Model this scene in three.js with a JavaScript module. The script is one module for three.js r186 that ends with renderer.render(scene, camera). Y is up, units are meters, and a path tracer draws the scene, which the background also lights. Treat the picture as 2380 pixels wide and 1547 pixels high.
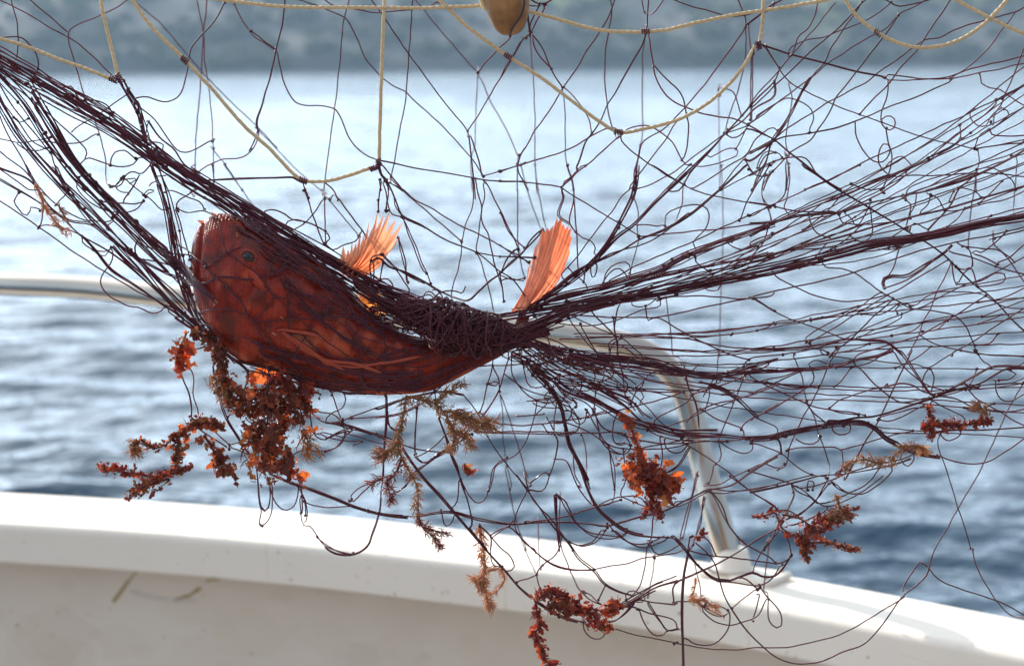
import * as THREE from 'three';
import { ImprovedNoise } from 'three/addons/math/ImprovedNoise.js';
import { mergeGeometries } from 'three/addons/utils/BufferGeometryUtils.js';
import { RoundedBoxGeometry } from 'three/addons/geometries/RoundedBoxGeometry.js';

// ---------------------------------------------------------------- camera, sky, sun, exposure
const scene = new THREE.Scene();
const W = 2379, H = 1547, FOV = 17.6, EYE = 1.9, NETZ = -2;
const camera = new THREE.PerspectiveCamera(FOV, W / H, 0.05, 6000);
camera.position.set(0, EYE, 0);
camera.rotation.set(THREE.MathUtils.degToRad(-7.3), 0, THREE.MathUtils.degToRad(-0.58), 'YXZ');
camera.focus = 1.985;
camera.userData.fStop = 6.8;
camera.updateMatrixWorld(true);

const SUN = new THREE.Vector3(-0.563, 0.5, -0.658).normalize();
{
  const w = 512, h = 256, d = new Float32Array(w * h * 4), v = new THREE.Vector3();
  for (let j = 0; j < h; j++) for (let i = 0; i < w; i++) {
    const el = ((j + 0.5) / h - 0.5) * Math.PI, az = ((i + 0.5) / w - 0.5) * 2 * Math.PI;
    v.set(Math.cos(el) * Math.cos(az), Math.sin(el), Math.cos(el) * Math.sin(az));
    const c = Math.max(-1, Math.min(1, v.dot(SUN))), ang = Math.acos(c);
    const up = Math.max(0, v.y), k = Math.pow(1 - up, 3);
    const halo = 1.8 * Math.exp(-ang * ang / 0.12) + 1.2 * Math.exp(-ang * ang / 0.6);
    const toSun = 0.5 + 0.5 * (v.x * SUN.x + v.z * SUN.z) / Math.max(1e-4, Math.hypot(v.x, v.z) * Math.hypot(SUN.x, SUN.z)), hz = k * (0.25 + 3.7 * Math.pow(toSun, 4));
    const o = (j * w + i) * 4;
    d[o] = 0.44 + 0.70 * hz + halo * 0.95;
    d[o + 1] = 0.49 + 0.92 * hz + halo * 0.97;
    d[o + 2] = 0.57 + 1.14 * hz + halo * 0.95;
    d[o + 3] = 1;
  }
  const t = new THREE.DataTexture(d, w, h, THREE.RGBAFormat, THREE.FloatType);
  t.mapping = THREE.EquirectangularReflectionMapping;
  t.magFilter = THREE.LinearFilter; t.needsUpdate = true;
  scene.background = t; scene.environment = t;
}
const sun = new THREE.DirectionalLight(new THREE.Color(1, 0.93, 0.82), 5);
sun.position.copy(SUN).multiplyScalar(20).add(new THREE.Vector3(0, 1, -2.5));
sun.target.position.set(0, 1, -2.5);
sun.castShadow = true; sun.shadow.radius = 1.2;
sun.shadow.mapSize.set(4096, 4096);
Object.assign(sun.shadow.camera, { left: -4, right: 4, top: 4, bottom: -4, near: 0.1, far: 60 });
scene.add(sun, sun.target);

const renderer = new THREE.WebGLRenderer({ antialias: true });
renderer.toneMapping = THREE.LinearToneMapping;
renderer.toneMappingExposure = 1.18;
renderer.shadowMap.enabled = true;

// ---------------------------------------------------------------- helpers
let seed = 12345;
const rnd = () => { seed |= 0; seed = seed + 0x6D2B79F5 | 0; let t = Math.imul(seed ^ seed >>> 15, 1 | seed); t = t + Math.imul(t ^ t >>> 7, 61 | t) ^ t; return ((t ^ t >>> 14) >>> 0) / 4294967296; };
const rr = (a, b) => a + (b - a) * rnd();
const gauss = () => (rnd() + rnd() + rnd() + rnd() - 2) * 1.2;
const V3 = (x, y, z) => new THREE.Vector3(x, y, z);
const noise = new ImprovedNoise();
const fbm = (x, y, z, o = 4) => { let s = 0, a = 0.5, f = 1; for (let i = 0; i < o; i++) { s += a * noise.noise(x * f, y * f, z * f); a *= 0.5; f *= 2.03; } return s; };
const FPX = (H / 2) / Math.tan(THREE.MathUtils.degToRad(FOV / 2));
// the sight line through a measured point of the photograph (measured on a 2379 x 1547 copy)
function sight(px, py) { return V3((px - W / 2) / FPX, (H / 2 - py) / FPX, -1).applyQuaternion(camera.quaternion); }
function at(px, py, z = 0) { const d = sight(px, py), t = (NETZ + z) / d.z; return V3(d.x * t, EYE + d.y * t, NETZ + z); }         // on an upright plane
function atHeight(px, py, y) { const d = sight(px, py), t = (y - EYE) / d.y; return V3(d.x * t, y, d.z * t); }                          // on a level plane
const PX = 2 / FPX;                                                                                                                       // one measured pixel at the net, in metres
const taken = {};
function numbered(n) { const k = taken[n] = (taken[n] ?? -1) + 1; return k ? n + '_' + String(k).padStart(3, '0') : n; }
function mesh(name, geo, mat, parent) { const m = new THREE.Mesh(geo, mat); m.name = name; m.castShadow = m.receiveShadow = true; parent.add(m); return m; }
function thing(name, label, category, group) { const g = new THREE.Group(); g.name = numbered(name); g.userData = { label, category }; if (group) g.userData.group = group; scene.add(g); return g; }
function structure(name, geo, mat) { const m = mesh(name, geo, mat, scene); m.userData = { kind: 'structure' }; return m; }
function geoOf(pos, idx, uv, col) {
  const g = new THREE.BufferGeometry();
  g.setAttribute('position', new THREE.Float32BufferAttribute(pos, 3));
  if (uv) g.setAttribute('uv', new THREE.Float32BufferAttribute(uv, 2));
  if (col) g.setAttribute('color', new THREE.Float32BufferAttribute(col, 3));
  g.setIndex(idx); g.computeVertexNormals(); return g;
}
function curvePts(pts, step) { // smooth curve through pts, points about step apart
  if (pts.length < 2) return pts;
  const c = new THREE.CatmullRomCurve3(pts, false, 'centripetal');
  c.arcLengthDivisions = Math.max(60, pts.length * 14);
  return c.getSpacedPoints(Math.max(2, Math.ceil(c.getLength() / step)));
}
function tubeGeo(pts, rad, sides = 5, col = null, vscale = 1 / 0.0024, caps = false) {
  const n = pts.length, pos = [], nor = [], uv = [], idx = [], cols = [];
  let N = V3(0, 0, 1), T = V3(), B = V3(), len = 0;
  for (let i = 0; i < n; i++) {
    T.subVectors(pts[Math.min(n - 1, i + 1)], pts[Math.max(0, i - 1)]).normalize();
    N.addScaledVector(T, -N.dot(T)); if (N.lengthSq() < 1e-6) N.set(0.3, 1, 0.2).addScaledVector(T, -T.y); N.normalize(); B.crossVectors(T, N);
    if (i) len += pts[i].distanceTo(pts[i - 1]);
    const r = typeof rad === 'function' ? rad(i / (n - 1), len) : rad;
    for (let k = 0; k <= sides; k++) {
      const a = k / sides * 2 * Math.PI, c = Math.cos(a), s = Math.sin(a);
      const x = N.x * c + B.x * s, y = N.y * c + B.y * s, z = N.z * c + B.z * s;
      pos.push(pts[i].x + x * r, pts[i].y + y * r, pts[i].z + z * r); nor.push(x, y, z); uv.push(k / sides, len * vscale);
      if (col) cols.push(col[0], col[1], col[2]);
      if (i && k) { const a0 = i * (sides + 1) + k, b0 = a0 - sides - 1; idx.push(b0 - 1, b0, a0 - 1, b0, a0, a0 - 1); }
    }
  }
  if (caps) for (const i of [0, n - 1]) { const m = pos.length / 3, p = pts[i]; pos.push(p.x, p.y, p.z); nor.push(0, 0, 1); uv.push(0, 0); if (col) cols.push(...col); for (let k = 0; k < sides; k++) idx.push(m, i * (sides + 1) + k, i * (sides + 1) + k + 1); }
  const g = new THREE.BufferGeometry();
  g.setAttribute('position', new THREE.Float32BufferAttribute(pos, 3));
  g.setAttribute('normal', new THREE.Float32BufferAttribute(nor, 3));
  g.setAttribute('uv', new THREE.Float32BufferAttribute(uv, 2));
  if (col) g.setAttribute('color', new THREE.Float32BufferAttribute(cols, 3));
  g.setIndex(idx); return g;
}
function dataTex(w, h, f, srgb = false) {
  const d = new Uint8Array(w * h * 4);
  for (let j = 0; j < h; j++) for (let i = 0; i < w; i++) { const c = f(i, j), o = (j * w + i) * 4; if (typeof c === 'number') d[o] = d[o + 1] = d[o + 2] = c; else { d[o] = c[0]; d[o + 1] = c[1]; d[o + 2] = c[2]; } d[o + 3] = 255; }
  const t = new THREE.DataTexture(d, w, h); t.wrapS = t.wrapT = THREE.RepeatWrapping; t.magFilter = THREE.LinearFilter; t.minFilter = THREE.LinearMipmapLinearFilter; t.generateMipmaps = true;
  if (srgb) t.colorSpace = THREE.SRGBColorSpace; t.needsUpdate = true; return t;
}
function lerpTable(tab, x) { // [x, y, x, y ...], straight lines between, carried on at the ends
  let i = 0; while (i < tab.length - 4 && x > tab[i + 2]) i += 2;
  return tab[i + 1] + (tab[i + 3] - tab[i + 1]) * (x - tab[i]) / (tab[i + 2] - tab[i]);
}

// ---------------------------------------------------------------- sea
{
  const waves = [], wind = 1.35;                       // heading of the ripples, measured in the level plane
  for (let i = 0; i < 60; i++) {
    const L = 0.066 * Math.pow(0.75 / 0.066, Math.pow(i / 59, 1.1)), th = wind + gauss() * 0.6, k = 2 * Math.PI / L;
    waves.push([k * Math.cos(th), k * Math.sin(th), L, 0.0078 * Math.pow(L, 0.90) * rr(0.6, 1.3), rr(0, 6.283)]);
  }
  for (let i = 0; i < 16; i++) { const L = rr(0.9, 3.2), th = wind + gauss() * 0.5, k = 2 * Math.PI / L; waves.push([k * Math.cos(th), k * Math.sin(th), L, 0.0046 * Math.pow(L, 0.85) * rr(0.6, 1.2), rr(0, 6.283)]); }
  const az = []; // columns: close together ahead, wide elsewhere
  for (let a = -180; a < -20; a += 5) az.push(a);
  for (let a = -20; a < 20; a += 0.17) az.push(a);
  for (let a = 20; a <= 180.01; a += 5) az.push(a);
  const rows = [0, 2, 4]; for (let r = 5.5; r < 4000;) { rows.push(r); r *= r < 30 ? 1.0036 : r < 110 ? 1.006 : r < 400 ? 1.03 : 1.15; }
  const pos = [], idx = [], far = [], uv = [], nc = az.length;
  rows.forEach((r, j) => az.forEach((a, i) => {
    const t = a * Math.PI / 180, x = r * Math.sin(t), z = -r * Math.cos(t), step = r * 0.0042;
    let y = 0;
    if (Math.abs(a) <= 20 && r > 5) for (const [kx, kz, L, A, ph] of waves) { const f = Math.min(1, Math.max(0, (L / step - 2.5) / 3)); if (f > 0) { const s = Math.sin(kx * x + kz * z + ph); y += A * f * (s + 0.25 * s * s); } }
    const gust = 0.75 + 0.7 * fbm(x * 0.22, 3, z * 0.12, 3);
    pos.push(x, y * gust, z); uv.push(x / 1.7, z / 1.7);
    if (i && j) { const p = j * nc + i, q = p - nc; (r < 22 ? idx : far).push(q - 1, q, p - 1, q, p, p - 1); }
  }));
  const nNear = idx.length, g = geoOf(pos, idx.concat(far), uv);
  g.addGroup(0, nNear, 0); g.addGroup(nNear, far.length, 1);
  // small ripples as a tiling slope map
  const N = 512, tw = [], sx = new Float32Array(N * N), sy = new Float32Array(N * N);
  for (let i = 0; i < 90; i++) { const kk = Math.round(rr(4, 34)), th = wind + gauss() * 0.75, kx = Math.round(kk * Math.cos(th)), ky = Math.round(kk * Math.sin(th)); if (kx || ky) tw.push([kx, ky, rr(0, 6.283), rr(0.5, 1) / Math.hypot(kx, ky)]); }
  for (let j = 0; j < N; j++) for (let i = 0; i < N; i++) { let a = 0, b = 0; for (const [kx, ky, ph, A] of tw) { const c = A * Math.cos(6.2832 * (kx * i + ky * j) / N + ph); a += c * kx; b += c * ky; } sx[j * N + i] = a; sy[j * N + i] = b; }
  const slopes = dataTex(N, N, (i, j) => { const a = -sx[j * N + i] * 0.045, b = -sy[j * N + i] * 0.045, l = 1 / Math.hypot(a, b, 1); return [127.5 + 127.5 * a * l, 127.5 + 127.5 * b * l, 127.5 + 127.5 * l]; });
  const sea = (rough, amp) => new THREE.MeshPhysicalMaterial({ color: new THREE.Color(0.011, 0.046, 0.088), roughness: rough, ior: 1.333, metalness: 0, normalMap: slopes, normalScale: new THREE.Vector2(amp, amp) });
  structure('sea_water', g, [sea(0.08, 0.45), sea(0.12, 0.6)]);
}

// ---------------------------------------------------------------- far shore: a rocky, scrub-covered hillside
{
  const Z0 = -330, pos = [], idx = [], col = [], nx = 220, nz = 46;
  const hill = (x, d) => {
    let crest = 19 + 5 * fbm(x * 0.012, 1, 0, 3);
    crest *= 0.40 + 0.60 * THREE.MathUtils.smoothstep(x, -93, -81);
    const h = crest * (1 - Math.exp(-d / 46)) * 1.25 + 3.2 * fbm(x * 0.06, d * 0.06, 4, 4) * Math.min(1, d / 6) + 1.2 * Math.min(1, d / 2);
    return Math.min(h, crest + 2);
  };
  for (let j = 0; j <= nz; j++) for (let i = 0; i <= nx; i++) {
    const x = (i / nx - 0.5) * 900, d = Math.pow(j / nz, 1.5) * 150, y = hill(x, d) - 0.4;
    pos.push(x, y, Z0 - d + 4 * fbm(x * 0.03, 9, 2, 3));
    const rock = fbm(x * 0.07, y * 0.16, d * 0.05, 4), green = THREE.MathUtils.smoothstep(fbm(x * 0.05 + 7, y * 0.11, 3, 3) + (y - 11) * 0.05 + Math.max(-0.1, Math.min(0.22, x * 0.005)), 0.05, 0.4);
    const a = [0.080 + 0.07 * rock, 0.082 + 0.06 * rock, 0.084 + 0.045 * rock], b = [0.10, 0.13, 0.045];
    for (let k = 0; k < 3; k++) col.push(a[k] + (b[k] - a[k]) * green);
    if (i && j) { const p = j * (nx + 1) + i, q = p - nx - 1; idx.push(q - 1, q, p - 1, q, p, p - 1); }
  }
  structure('hillside', geoOf(pos, idx, null, col), new THREE.MeshStandardMaterial({ vertexColors: true, roughness: 0.95 }));
  const bg = new THREE.IcosahedronGeometry(1, 2), bp = bg.attributes.position;
  for (let i = 0; i < bp.count; i++) { const v = V3().fromBufferAttribute(bp, i), s = 1 + 0.55 * noise.noise(v.x * 2.3, v.y * 2.3 + 5, v.z * 2.3); bp.setXYZ(i, v.x * s, v.y * s * 0.8, v.z * s); }
  bg.computeVertexNormals();
  const n = 1500, bushes = new THREE.InstancedMesh(bg, new THREE.MeshStandardMaterial({ roughness: 0.95 }), n), m = new THREE.Matrix4(), q = new THREE.Quaternion(), c = new THREE.Color();
  bushes.name = 'hillside_scrub';
  for (let i = 0; i < n; i++) {
    const x = rr(-240, 240), d = 1.5 + Math.pow(rnd(), 1.6) * 70, s = rr(0.7, 2.1);
    q.setFromAxisAngle(V3(0, 1, 0), rr(0, 6.28));
    m.compose(V3(x, hill(x, d) - 0.4 + s * 0.25, Z0 - d + 4 * fbm(x * 0.03, 9, 2, 3)), q, V3(s * rr(0.8, 1.4), s * rr(0.6, 1.1), s)); bushes.setMatrixAt(i, m);
    const t = rnd(); bushes.setColorAt(i, t < 0.25 ? c.setRGB(0.075, 0.075, 0.065) : t < 0.6 ? c.setRGB(0.060, 0.075, 0.042) : c.setRGB(0.05, 0.062, 0.042));
  }
  bushes.castShadow = bushes.receiveShadow = true;
  bushes.userData = { kind: 'stuff', label: 'olive and brown scrub over the far hillside', category: 'scrub' };
  scene.add(bushes);
}
scene.fog = new THREE.FogExp2(new THREE.Color(0.55, 0.78, 1.0), 0.0008);
// ---------------------------------------------------------------- boat: white gunwale, inner wall, bent tube rail
{
  const G = EYE - 0.74;                                  // height of the gunwale top
  const inner = [0, 1216, 171, 1225, 342, 1236, 512, 1250, 683, 1265, 813, 1277, 926, 1292, 1096, 1310, 1267, 1327, 1438, 1349, 1568, 1370, 1737, 1399, 1908, 1432, 2079, 1466, 2249, 1496, 2379, 1521];
  const outer = [0, 1141, 342, 1160, 683, 1186, 813, 1197, 926, 1210, 1096, 1230, 1267, 1250, 1438, 1271, 1568, 1289, 1839, 1335, 2079, 1378, 2379, 1436];
  const st = [];
  for (let px = 0; px <= 2379; px += 2379 / 26) st.push({ i: atHeight(px, lerpTable(inner, px), G), o: atHeight(px, lerpTable(outer, px), G), px });
  const smooth = (key) => { for (let pass = 0; pass < 3; pass++) { const c = st.map((s) => s[key].clone()); for (let k = 1; k < st.length - 1; k++) st[k][key].copy(c[k - 1]).add(c[k + 1]).multiplyScalar(0.25).addScaledVector(c[k], 0.5); } };
  smooth('i'); smooth('o');
  const ext = (a, b, d) => ({ i: a.i.clone().add(a.i.clone().sub(b.i).setLength(d)), o: a.o.clone().add(a.o.clone().sub(b.o).setLength(d)), px: a.px });
  const headL = st[0], headL2 = st[1], tailR = st[st.length - 1], tailR2 = st[st.length - 2];
  for (const d of [0.3, 0.9, 1.8]) st.unshift(ext(headL, headL2, d));
  for (const d of [0.3, 0.9, 1.8]) st.push(ext(tailR, tailR2, d));
  let arc = 0; st.forEach((s, k) => { if (k) arc += s.i.distanceTo(st[k - 1].i); s.u = arc; s.n = s.i.clone().sub(s.o).normalize(); });
  const u0 = st[3].u;
  function loft(name, profile, mat, parent) { // profile(station) -> list of [from inner edge towards the deck, height, v]
    const pos = [], uv = [], idx = []; let m = 0;
    st.forEach((s, k) => {
      const p = profile(s); m = p.length;
      p.forEach(([a, y, v]) => { pos.push(s.i.x + s.n.x * a, y, s.i.z + s.n.z * a); uv.push((s.u - u0), v); });
      if (k) for (let j = 1; j < m; j++) { const q = k * m + j, r = q - m; idx.push(r - 1, r, q - 1, r, q, q - 1); }
    });
    return mesh(name, geoOf(pos, idx, uv), mat, parent);
  }
  const LIP = 0.066, R = 0.014;
  const recess = (s) => 0.085 + 0.065 * THREE.MathUtils.smoothstep(s.u - u0, 0.3, 1.4);
  const cap = (s) => {
    const w = s.i.distanceTo(s.o), out = []; let v = 0;
    const arcTo = (cx, cy, a0, a1, r) => { for (let k = 0; k <= 7; k++) { const a = a0 + (a1 - a0) * k / 7; out.push([cx + r * Math.cos(a), cy + r * Math.sin(a)]); } };
    out.push([-w - 0.004, G - 0.10], [-w - 0.004, G - 0.05]);
    arcTo(-w + 0.02 - 0.004, G - 0.02, Math.PI, Math.PI / 2, 0.02);
    out.push([-w * 0.7, G + 0.002], [-w * 0.4, G + 0.002], [-w * 0.2, G + 0.0008]);
    arcTo(-R, G - R, Math.PI / 2, 0, R);
    out.push([0.002, G - LIP + 0.006]);
    arcTo(-0.003, G - LIP + 0.005, 0, -Math.PI / 2, 0.005);
    out.push([-recess(s) * 0.6, G - LIP + 0.004], [-recess(s) - 0.02, G - LIP + 0.006]);
    return out.map(([a, y], k) => { if (k) v += Math.hypot(a - out[k - 1][0], y - out[k - 1][1]); return [a, y, v]; });
  };
  const wall = (s) => { const r = recess(s), o = []; for (let k = 0; k <= 24; k++) { const d = k / 24 * 0.78; o.push([-r - 0.012 * Math.sin(d * 5) * 0.5 - 0.05 * d - 0.006 * fbm(s.u * 1.3, d * 3, 2, 3) * 2, G - LIP + 0.003 - d, d]); } return o; };
  const hullOut = (s) => { const w = s.i.distanceTo(s.o); return [0, 0.15, 0.3, 0.5, 0.75, 1.0, 1.2].map((d) => [-w + 0.012 + 0.10 * d, G - 0.09 - d, d]); };

  // worn gelcoat: fine scuffs, specks, thin brown run marks
  const paint = (w, h, metres, base, draw) => {
    const c = document.createElement('canvas'); c.width = w; c.height = h; const x = c.getContext('2d');
    x.fillStyle = base; x.fillRect(0, 0, w, h); draw(x, w / metres);
    const t = new THREE.CanvasTexture(c); t.colorSpace = THREE.SRGBColorSpace; t.wrapS = t.wrapT = THREE.RepeatWrapping; t.flipY = false; t.repeat.set(1 / metres, 1 / (metres * h / w)); return t;
  };
  const wallU = (px) => { for (let k = 4; k < st.length; k++) if (st[k].px >= px || k === st.length - 1) { const a = st[k - 1], b = st[k], t = (px - a.px) / Math.max(1, b.px - a.px); return a.u + (b.u - a.u) * t - u0; } };
  const lipLow = [0, 1310, 171, 1322, 342, 1331, 512, 1346, 683, 1363, 813, 1375, 926, 1387, 1096, 1411, 1233, 1428, 1438, 1455, 1568, 1479, 1737, 1510, 1908, 1544];
  const wallSpot = (zx, zy) => { const px = zx * 0.5882 / 1.7218, py = (1900 + zy * 0.5882) / 1.7218; const d = -atHeight(px, lerpTable(inner, px), G).z; return [wallU(px), Math.max(0, (py - lerpTable(lipLow, px)) * d / FPX)]; };
  const blotch = (x, n, size, colours, alpha, WW, HH) => { for (let i = 0; i < n; i++) { x.globalAlpha = rr(alpha[0], alpha[1]); x.fillStyle = colours[Math.floor(rnd() * colours.length)]; x.beginPath(); const cx = rr(0, WW), cy = rr(0, HH), s = size[0] * Math.pow(size[1] / size[0], Math.pow(rnd(), 2)); for (let k = 0; k < 9; k++) { const a = k / 9 * 6.283, r = s * rr(0.5, 1.2); x.lineTo(cx + r * Math.cos(a) * 1.5, cy + r * Math.sin(a)); } x.fill(); } x.globalAlpha = 1; };
  const wallMap = paint(2048, 1024, 2.4, '#e1d8cd', (x, s) => {
    blotch(x, 1600, [6, 60], ['#cdc0ac', '#ece6dc', '#c2b49e', '#d6cbbd'], [0.05, 0.17], 2048, 1024);
    blotch(x, 260, [0.6, 2.4], ['#8a7a5e', '#9b8d75', '#6f6555'], [0.25, 0.7], 2048, 1024);
    x.lineCap = 'round';
    const run = (pts, w, col, al) => { const q = pts.map(([a, b]) => wallSpot(a, b)); for (let k = 1; k < q.length; k++) { const N = 26; for (let i = 0; i < N; i++) { const t = i / N; x.globalAlpha = al * rr(0.35, 1); x.fillStyle = col; x.beginPath(); x.arc((q[k - 1][0] + (q[k][0] - q[k - 1][0]) * t) * s + rr(-1, 1), (q[k - 1][1] + (q[k][1] - q[k - 1][1]) * t) * s + rr(-1, 1), w * rr(0.6, 1.2), 0, 7); x.fill(); } } x.globalAlpha = 1; };
    run([[980, 675], [930, 740], [860, 830], [800, 920], [750, 990]], 2.6, '#ad9a76', 0.35);
    run([[860, 830], [800, 920], [750, 990]], 2.8, '#9c865c', 0.4);
    run([[1350, 880], [1270, 940], [1170, 968]], 2.6, '#9a8258', 0.5);
    run([[1520, 800], [1390, 830]], 2.6, '#a48f6a', 0.45);
    run([[740, 650], [680, 690]], 3.5, '#a1905f', 0.4);
    run([[870, 905], [1000, 940], [1150, 970], [1330, 975]], 4.5, '#c6beb8', 0.2);
    for (let i = 0; i < 70; i++) { const cx = rr(0, 2048), cy = rr(30, 1000), a = rr(-0.5, 0.5), l = rr(10, 90); x.globalAlpha = rr(0.12, 0.45); x.strokeStyle = rnd() < 0.5 ? '#a99b86' : '#f2eee8'; x.lineWidth = rr(0.5, 1.8); x.beginPath(); x.moveTo(cx, cy); x.quadraticCurveTo(cx + l * 0.5, cy + l * a * 0.2, cx + l, cy + l * a); x.stroke(); }
    x.globalAlpha = 1;
    for (const [a, b] of [[360, 1078], [575, 1090], [725, 1048], [1085, 1250], [320, 1245], [215, 1170], [1360, 1192], [40, 1057], [1365, 930]]) run([[a, b], [a + 8, b + 3]], 1.2, '#b3a68c', 0.16);
  });
  const capMap = paint(2048, 512, 1.9, '#eae2d7', (x) => {
    blotch(x, 500, [5, 40], ['#e0dbd3', '#f0efec', '#dcd5ca'], [0.03, 0.1], 2048, 512);
    blotch(x, 260, [0.7, 3.0], ['#a18d63', '#8a7448', '#b09f7c'], [0.2, 0.65], 2048, 512);
    const q = 2048 / 1.9;
    for (let i = 0; i < 90; i++) { const cx = rr(0, 2048), cy = rr(0, 512), l = rr(8, 70), a = rr(-0.35, 0.35); x.globalAlpha = rr(0.1, 0.4); x.strokeStyle = rnd() < 0.6 ? '#b5a68b' : '#cfc6b8'; x.lineWidth = rr(0.5, 1.6); x.beginPath(); x.moveTo(cx, cy); x.lineTo(cx + l, cy + l * a); x.stroke(); }
    for (let i = 0; i < 70; i++) { x.globalAlpha = rr(0.25, 0.7); x.fillStyle = ['#8a7448', '#9d8a5f', '#6f6038'][i % 3]; x.beginPath(); x.ellipse(rr(0, 2048), rr(0.32, 0.41) * q, rr(0.8, 2.6), rr(0.8, 3.4), rr(0, 3), 0, 7); x.fill(); }
    for (const [px, w] of [[2300, 3.2], [2240, 1.6], [1740, 1.5], [1180, 1.3], [620, 1.2]]) { let cx = wallU(px) * q; for (let y = 0.325; y < 0.40; y += 0.0016) { cx += rr(-0.8, 0.8); x.globalAlpha = rr(0.15, 0.5); x.fillStyle = '#c4a468'; x.beginPath(); x.arc(cx, y * q, w * rr(0.6, 1.2), 0, 7); x.fill(); } }
    x.globalAlpha = 1;
  });
  const grain = dataTex(256, 256, (i, j) => 128 + 90 * fbm(i / 32, j / 32, 1, 5) + 20 * (rnd() - 0.5)); grain.repeat.set(4, 4);
  const white = new THREE.MeshPhysicalMaterial({ map: capMap, roughness: 0.62, bumpMap: grain, bumpScale: 0.0006, specularIntensity: 0.6 });
  const wallMat = new THREE.MeshPhysicalMaterial({ map: wallMap, roughness: 0.55, bumpMap: grain, bumpScale: 0.0016 });
  const boat = thing('boat', 'white fibreglass boat side with broad gunwale and bent steel rail', 'boat');
  const g1 = loft('gunwale', cap, white, boat); g1.userData.label = 'smooth white gunwale with a hanging inner lip';
  const w1 = loft('inner_wall', wall, wallMat, boat); w1.userData.label = 'scuffed off-white inner wall with brown run marks';
  loft('outer_hull', hullOut, new THREE.MeshStandardMaterial({ color: new THREE.Color(0.75, 0.74, 0.72), roughness: 0.35 }), boat);
  const turnHouse = 0.35, Yd = G - LIP - 0.77;
  loft('deck', (s) => [[-0.12, Yd, 0], [0.2, Yd, 0.3], [1, Yd, 1.1], [2.1, Yd, 2.2], [3.6, Yd, 3.7]], new THREE.MeshStandardMaterial({ color: new THREE.Color(0.33, 0.275, 0.215), roughness: 0.8 }), boat);
  // wheelhouse behind the eye: planked, varnished front with window openings
  {
    const wood = ['#7a5a3c', '#86653f', '#6f5136'].map((c) => new THREE.MeshPhysicalMaterial({ color: c, roughness: 0.4, clearcoat: 0.3 }));
    const house = new THREE.Group(); house.name = 'wheelhouse'; boat.add(house); house.position.set(0.3, Yd, 1.35); house.rotation.y = turnHouse;
    const plank = new RoundedBoxGeometry(0.125, 1, 0.03, 2, 0.004);
    for (let k = -11; k <= 11; k++) { const win = Math.abs(k) > 1 && Math.abs(k) < 10, h = win ? 0.95 : 2.3, m = mesh('plank', plank, wood[(k + 30) % 3], house); m.scale.y = h; m.position.set(k * 0.129, h / 2, 0); if (win) { const t = mesh('plank', plank, wood[(k + 31) % 3], house); t.scale.y = 0.6; t.position.set(k * 0.129, 2.0, 0); } }
    for (const s of [-1, 1]) mesh('window_pane', new THREE.BoxGeometry(1.04, 0.77, 0.008), new THREE.MeshPhysicalMaterial({ color: new THREE.Color(0.02, 0.025, 0.03), roughness: 0.05 }), house).position.set(s * 0.71, 1.325, 0.004);
    mesh('roof', new RoundedBoxGeometry(3.2, 0.06, 1.6, 3, 0.02), white, house).position.set(0, 2.34, 0.6);
  }
  // rail: one bent tube standing on a moulded pad
  const foot = atHeight(1700, 1322, G + 0.012);
  const railLine = [[-420, 648, 3.78], [-150, 652, 3.66], [0, 660, 3.58], [200, 669, 3.50], [400, 690, 3.42], [700, 716, 3.32], [1000, 743, 3.22], [1200, 764, 3.155], [1340, 780, 3.115], [1420, 792, 3.095], [1482, 811, 3.08], [1530, 838, 3.07], [1568, 874, 3.06], [1594, 922, 3.055], [1612, 985, 3.05], [1632, 1070, 3.045], [1664, 1190, -foot.z + 0.01], [1700, 1322, -foot.z]];
  const steel = new THREE.MeshPhysicalMaterial({ color: new THREE.Color(0.44, 0.41, 0.37), metalness: 1, roughness: 0.2, bumpMap: grain, bumpScale: 0.00012 });
  const railPts = curvePts(railLine.map(([x, y, d]) => { const s = sight(x, y), t = -d / s.z; return V3(s.x * t, EYE + s.y * t, -d); }), 0.012);
  const rail = mesh('hand_rail', tubeGeo(railPts, 0.0188, 32, null, 4), steel, boat); rail.userData.label = 'polished steel tube rail with a downward bend';
  const along = V3(-st[18].i.x + st[20].i.x, 0, -st[18].i.z + st[20].i.z).normalize(), turn = Math.atan2(-along.z, along.x);
  const padMat = new THREE.MeshPhysicalMaterial({ map: capMap, roughness: 0.45, bumpMap: grain, bumpScale: 0.001 });
  const pad = mesh('base_plate', new RoundedBoxGeometry(0.118, 0.010, 0.068, 4, 0.0048), padMat, rail);
  pad.position.copy(foot).addScaledVector(along, 0.022).setY(G + 0.0065); pad.rotation.y = turn;
  const col = mesh('collar', new THREE.LatheGeometry([[0.0, 0.034], [0.0195, 0.034], [0.0225, 0.031], [0.0245, 0.02], [0.029, 0.008], [0.036, 0.0], [0.0, 0.0]].map(([a, b]) => new THREE.Vector2(a, b)), 40), padMat, rail);
  col.position.copy(foot).setY(G + 0.009); col.rotation.z = -0.05;
  for (const [a, b] of [[-0.045, 0.024], [0.045, 0.024], [-0.045, -0.024], [0.045, -0.024]]) { const bolt = mesh('bolt', new THREE.CylinderGeometry(0.0042, 0.0046, 0.004, 6), steel, rail); bolt.position.copy(pad.position).addScaledVector(along, a).add(V3(-along.z * b, 0.0075, along.x * b)); }
  // spray drops standing on the rounded edge
  const drops = [];
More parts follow.
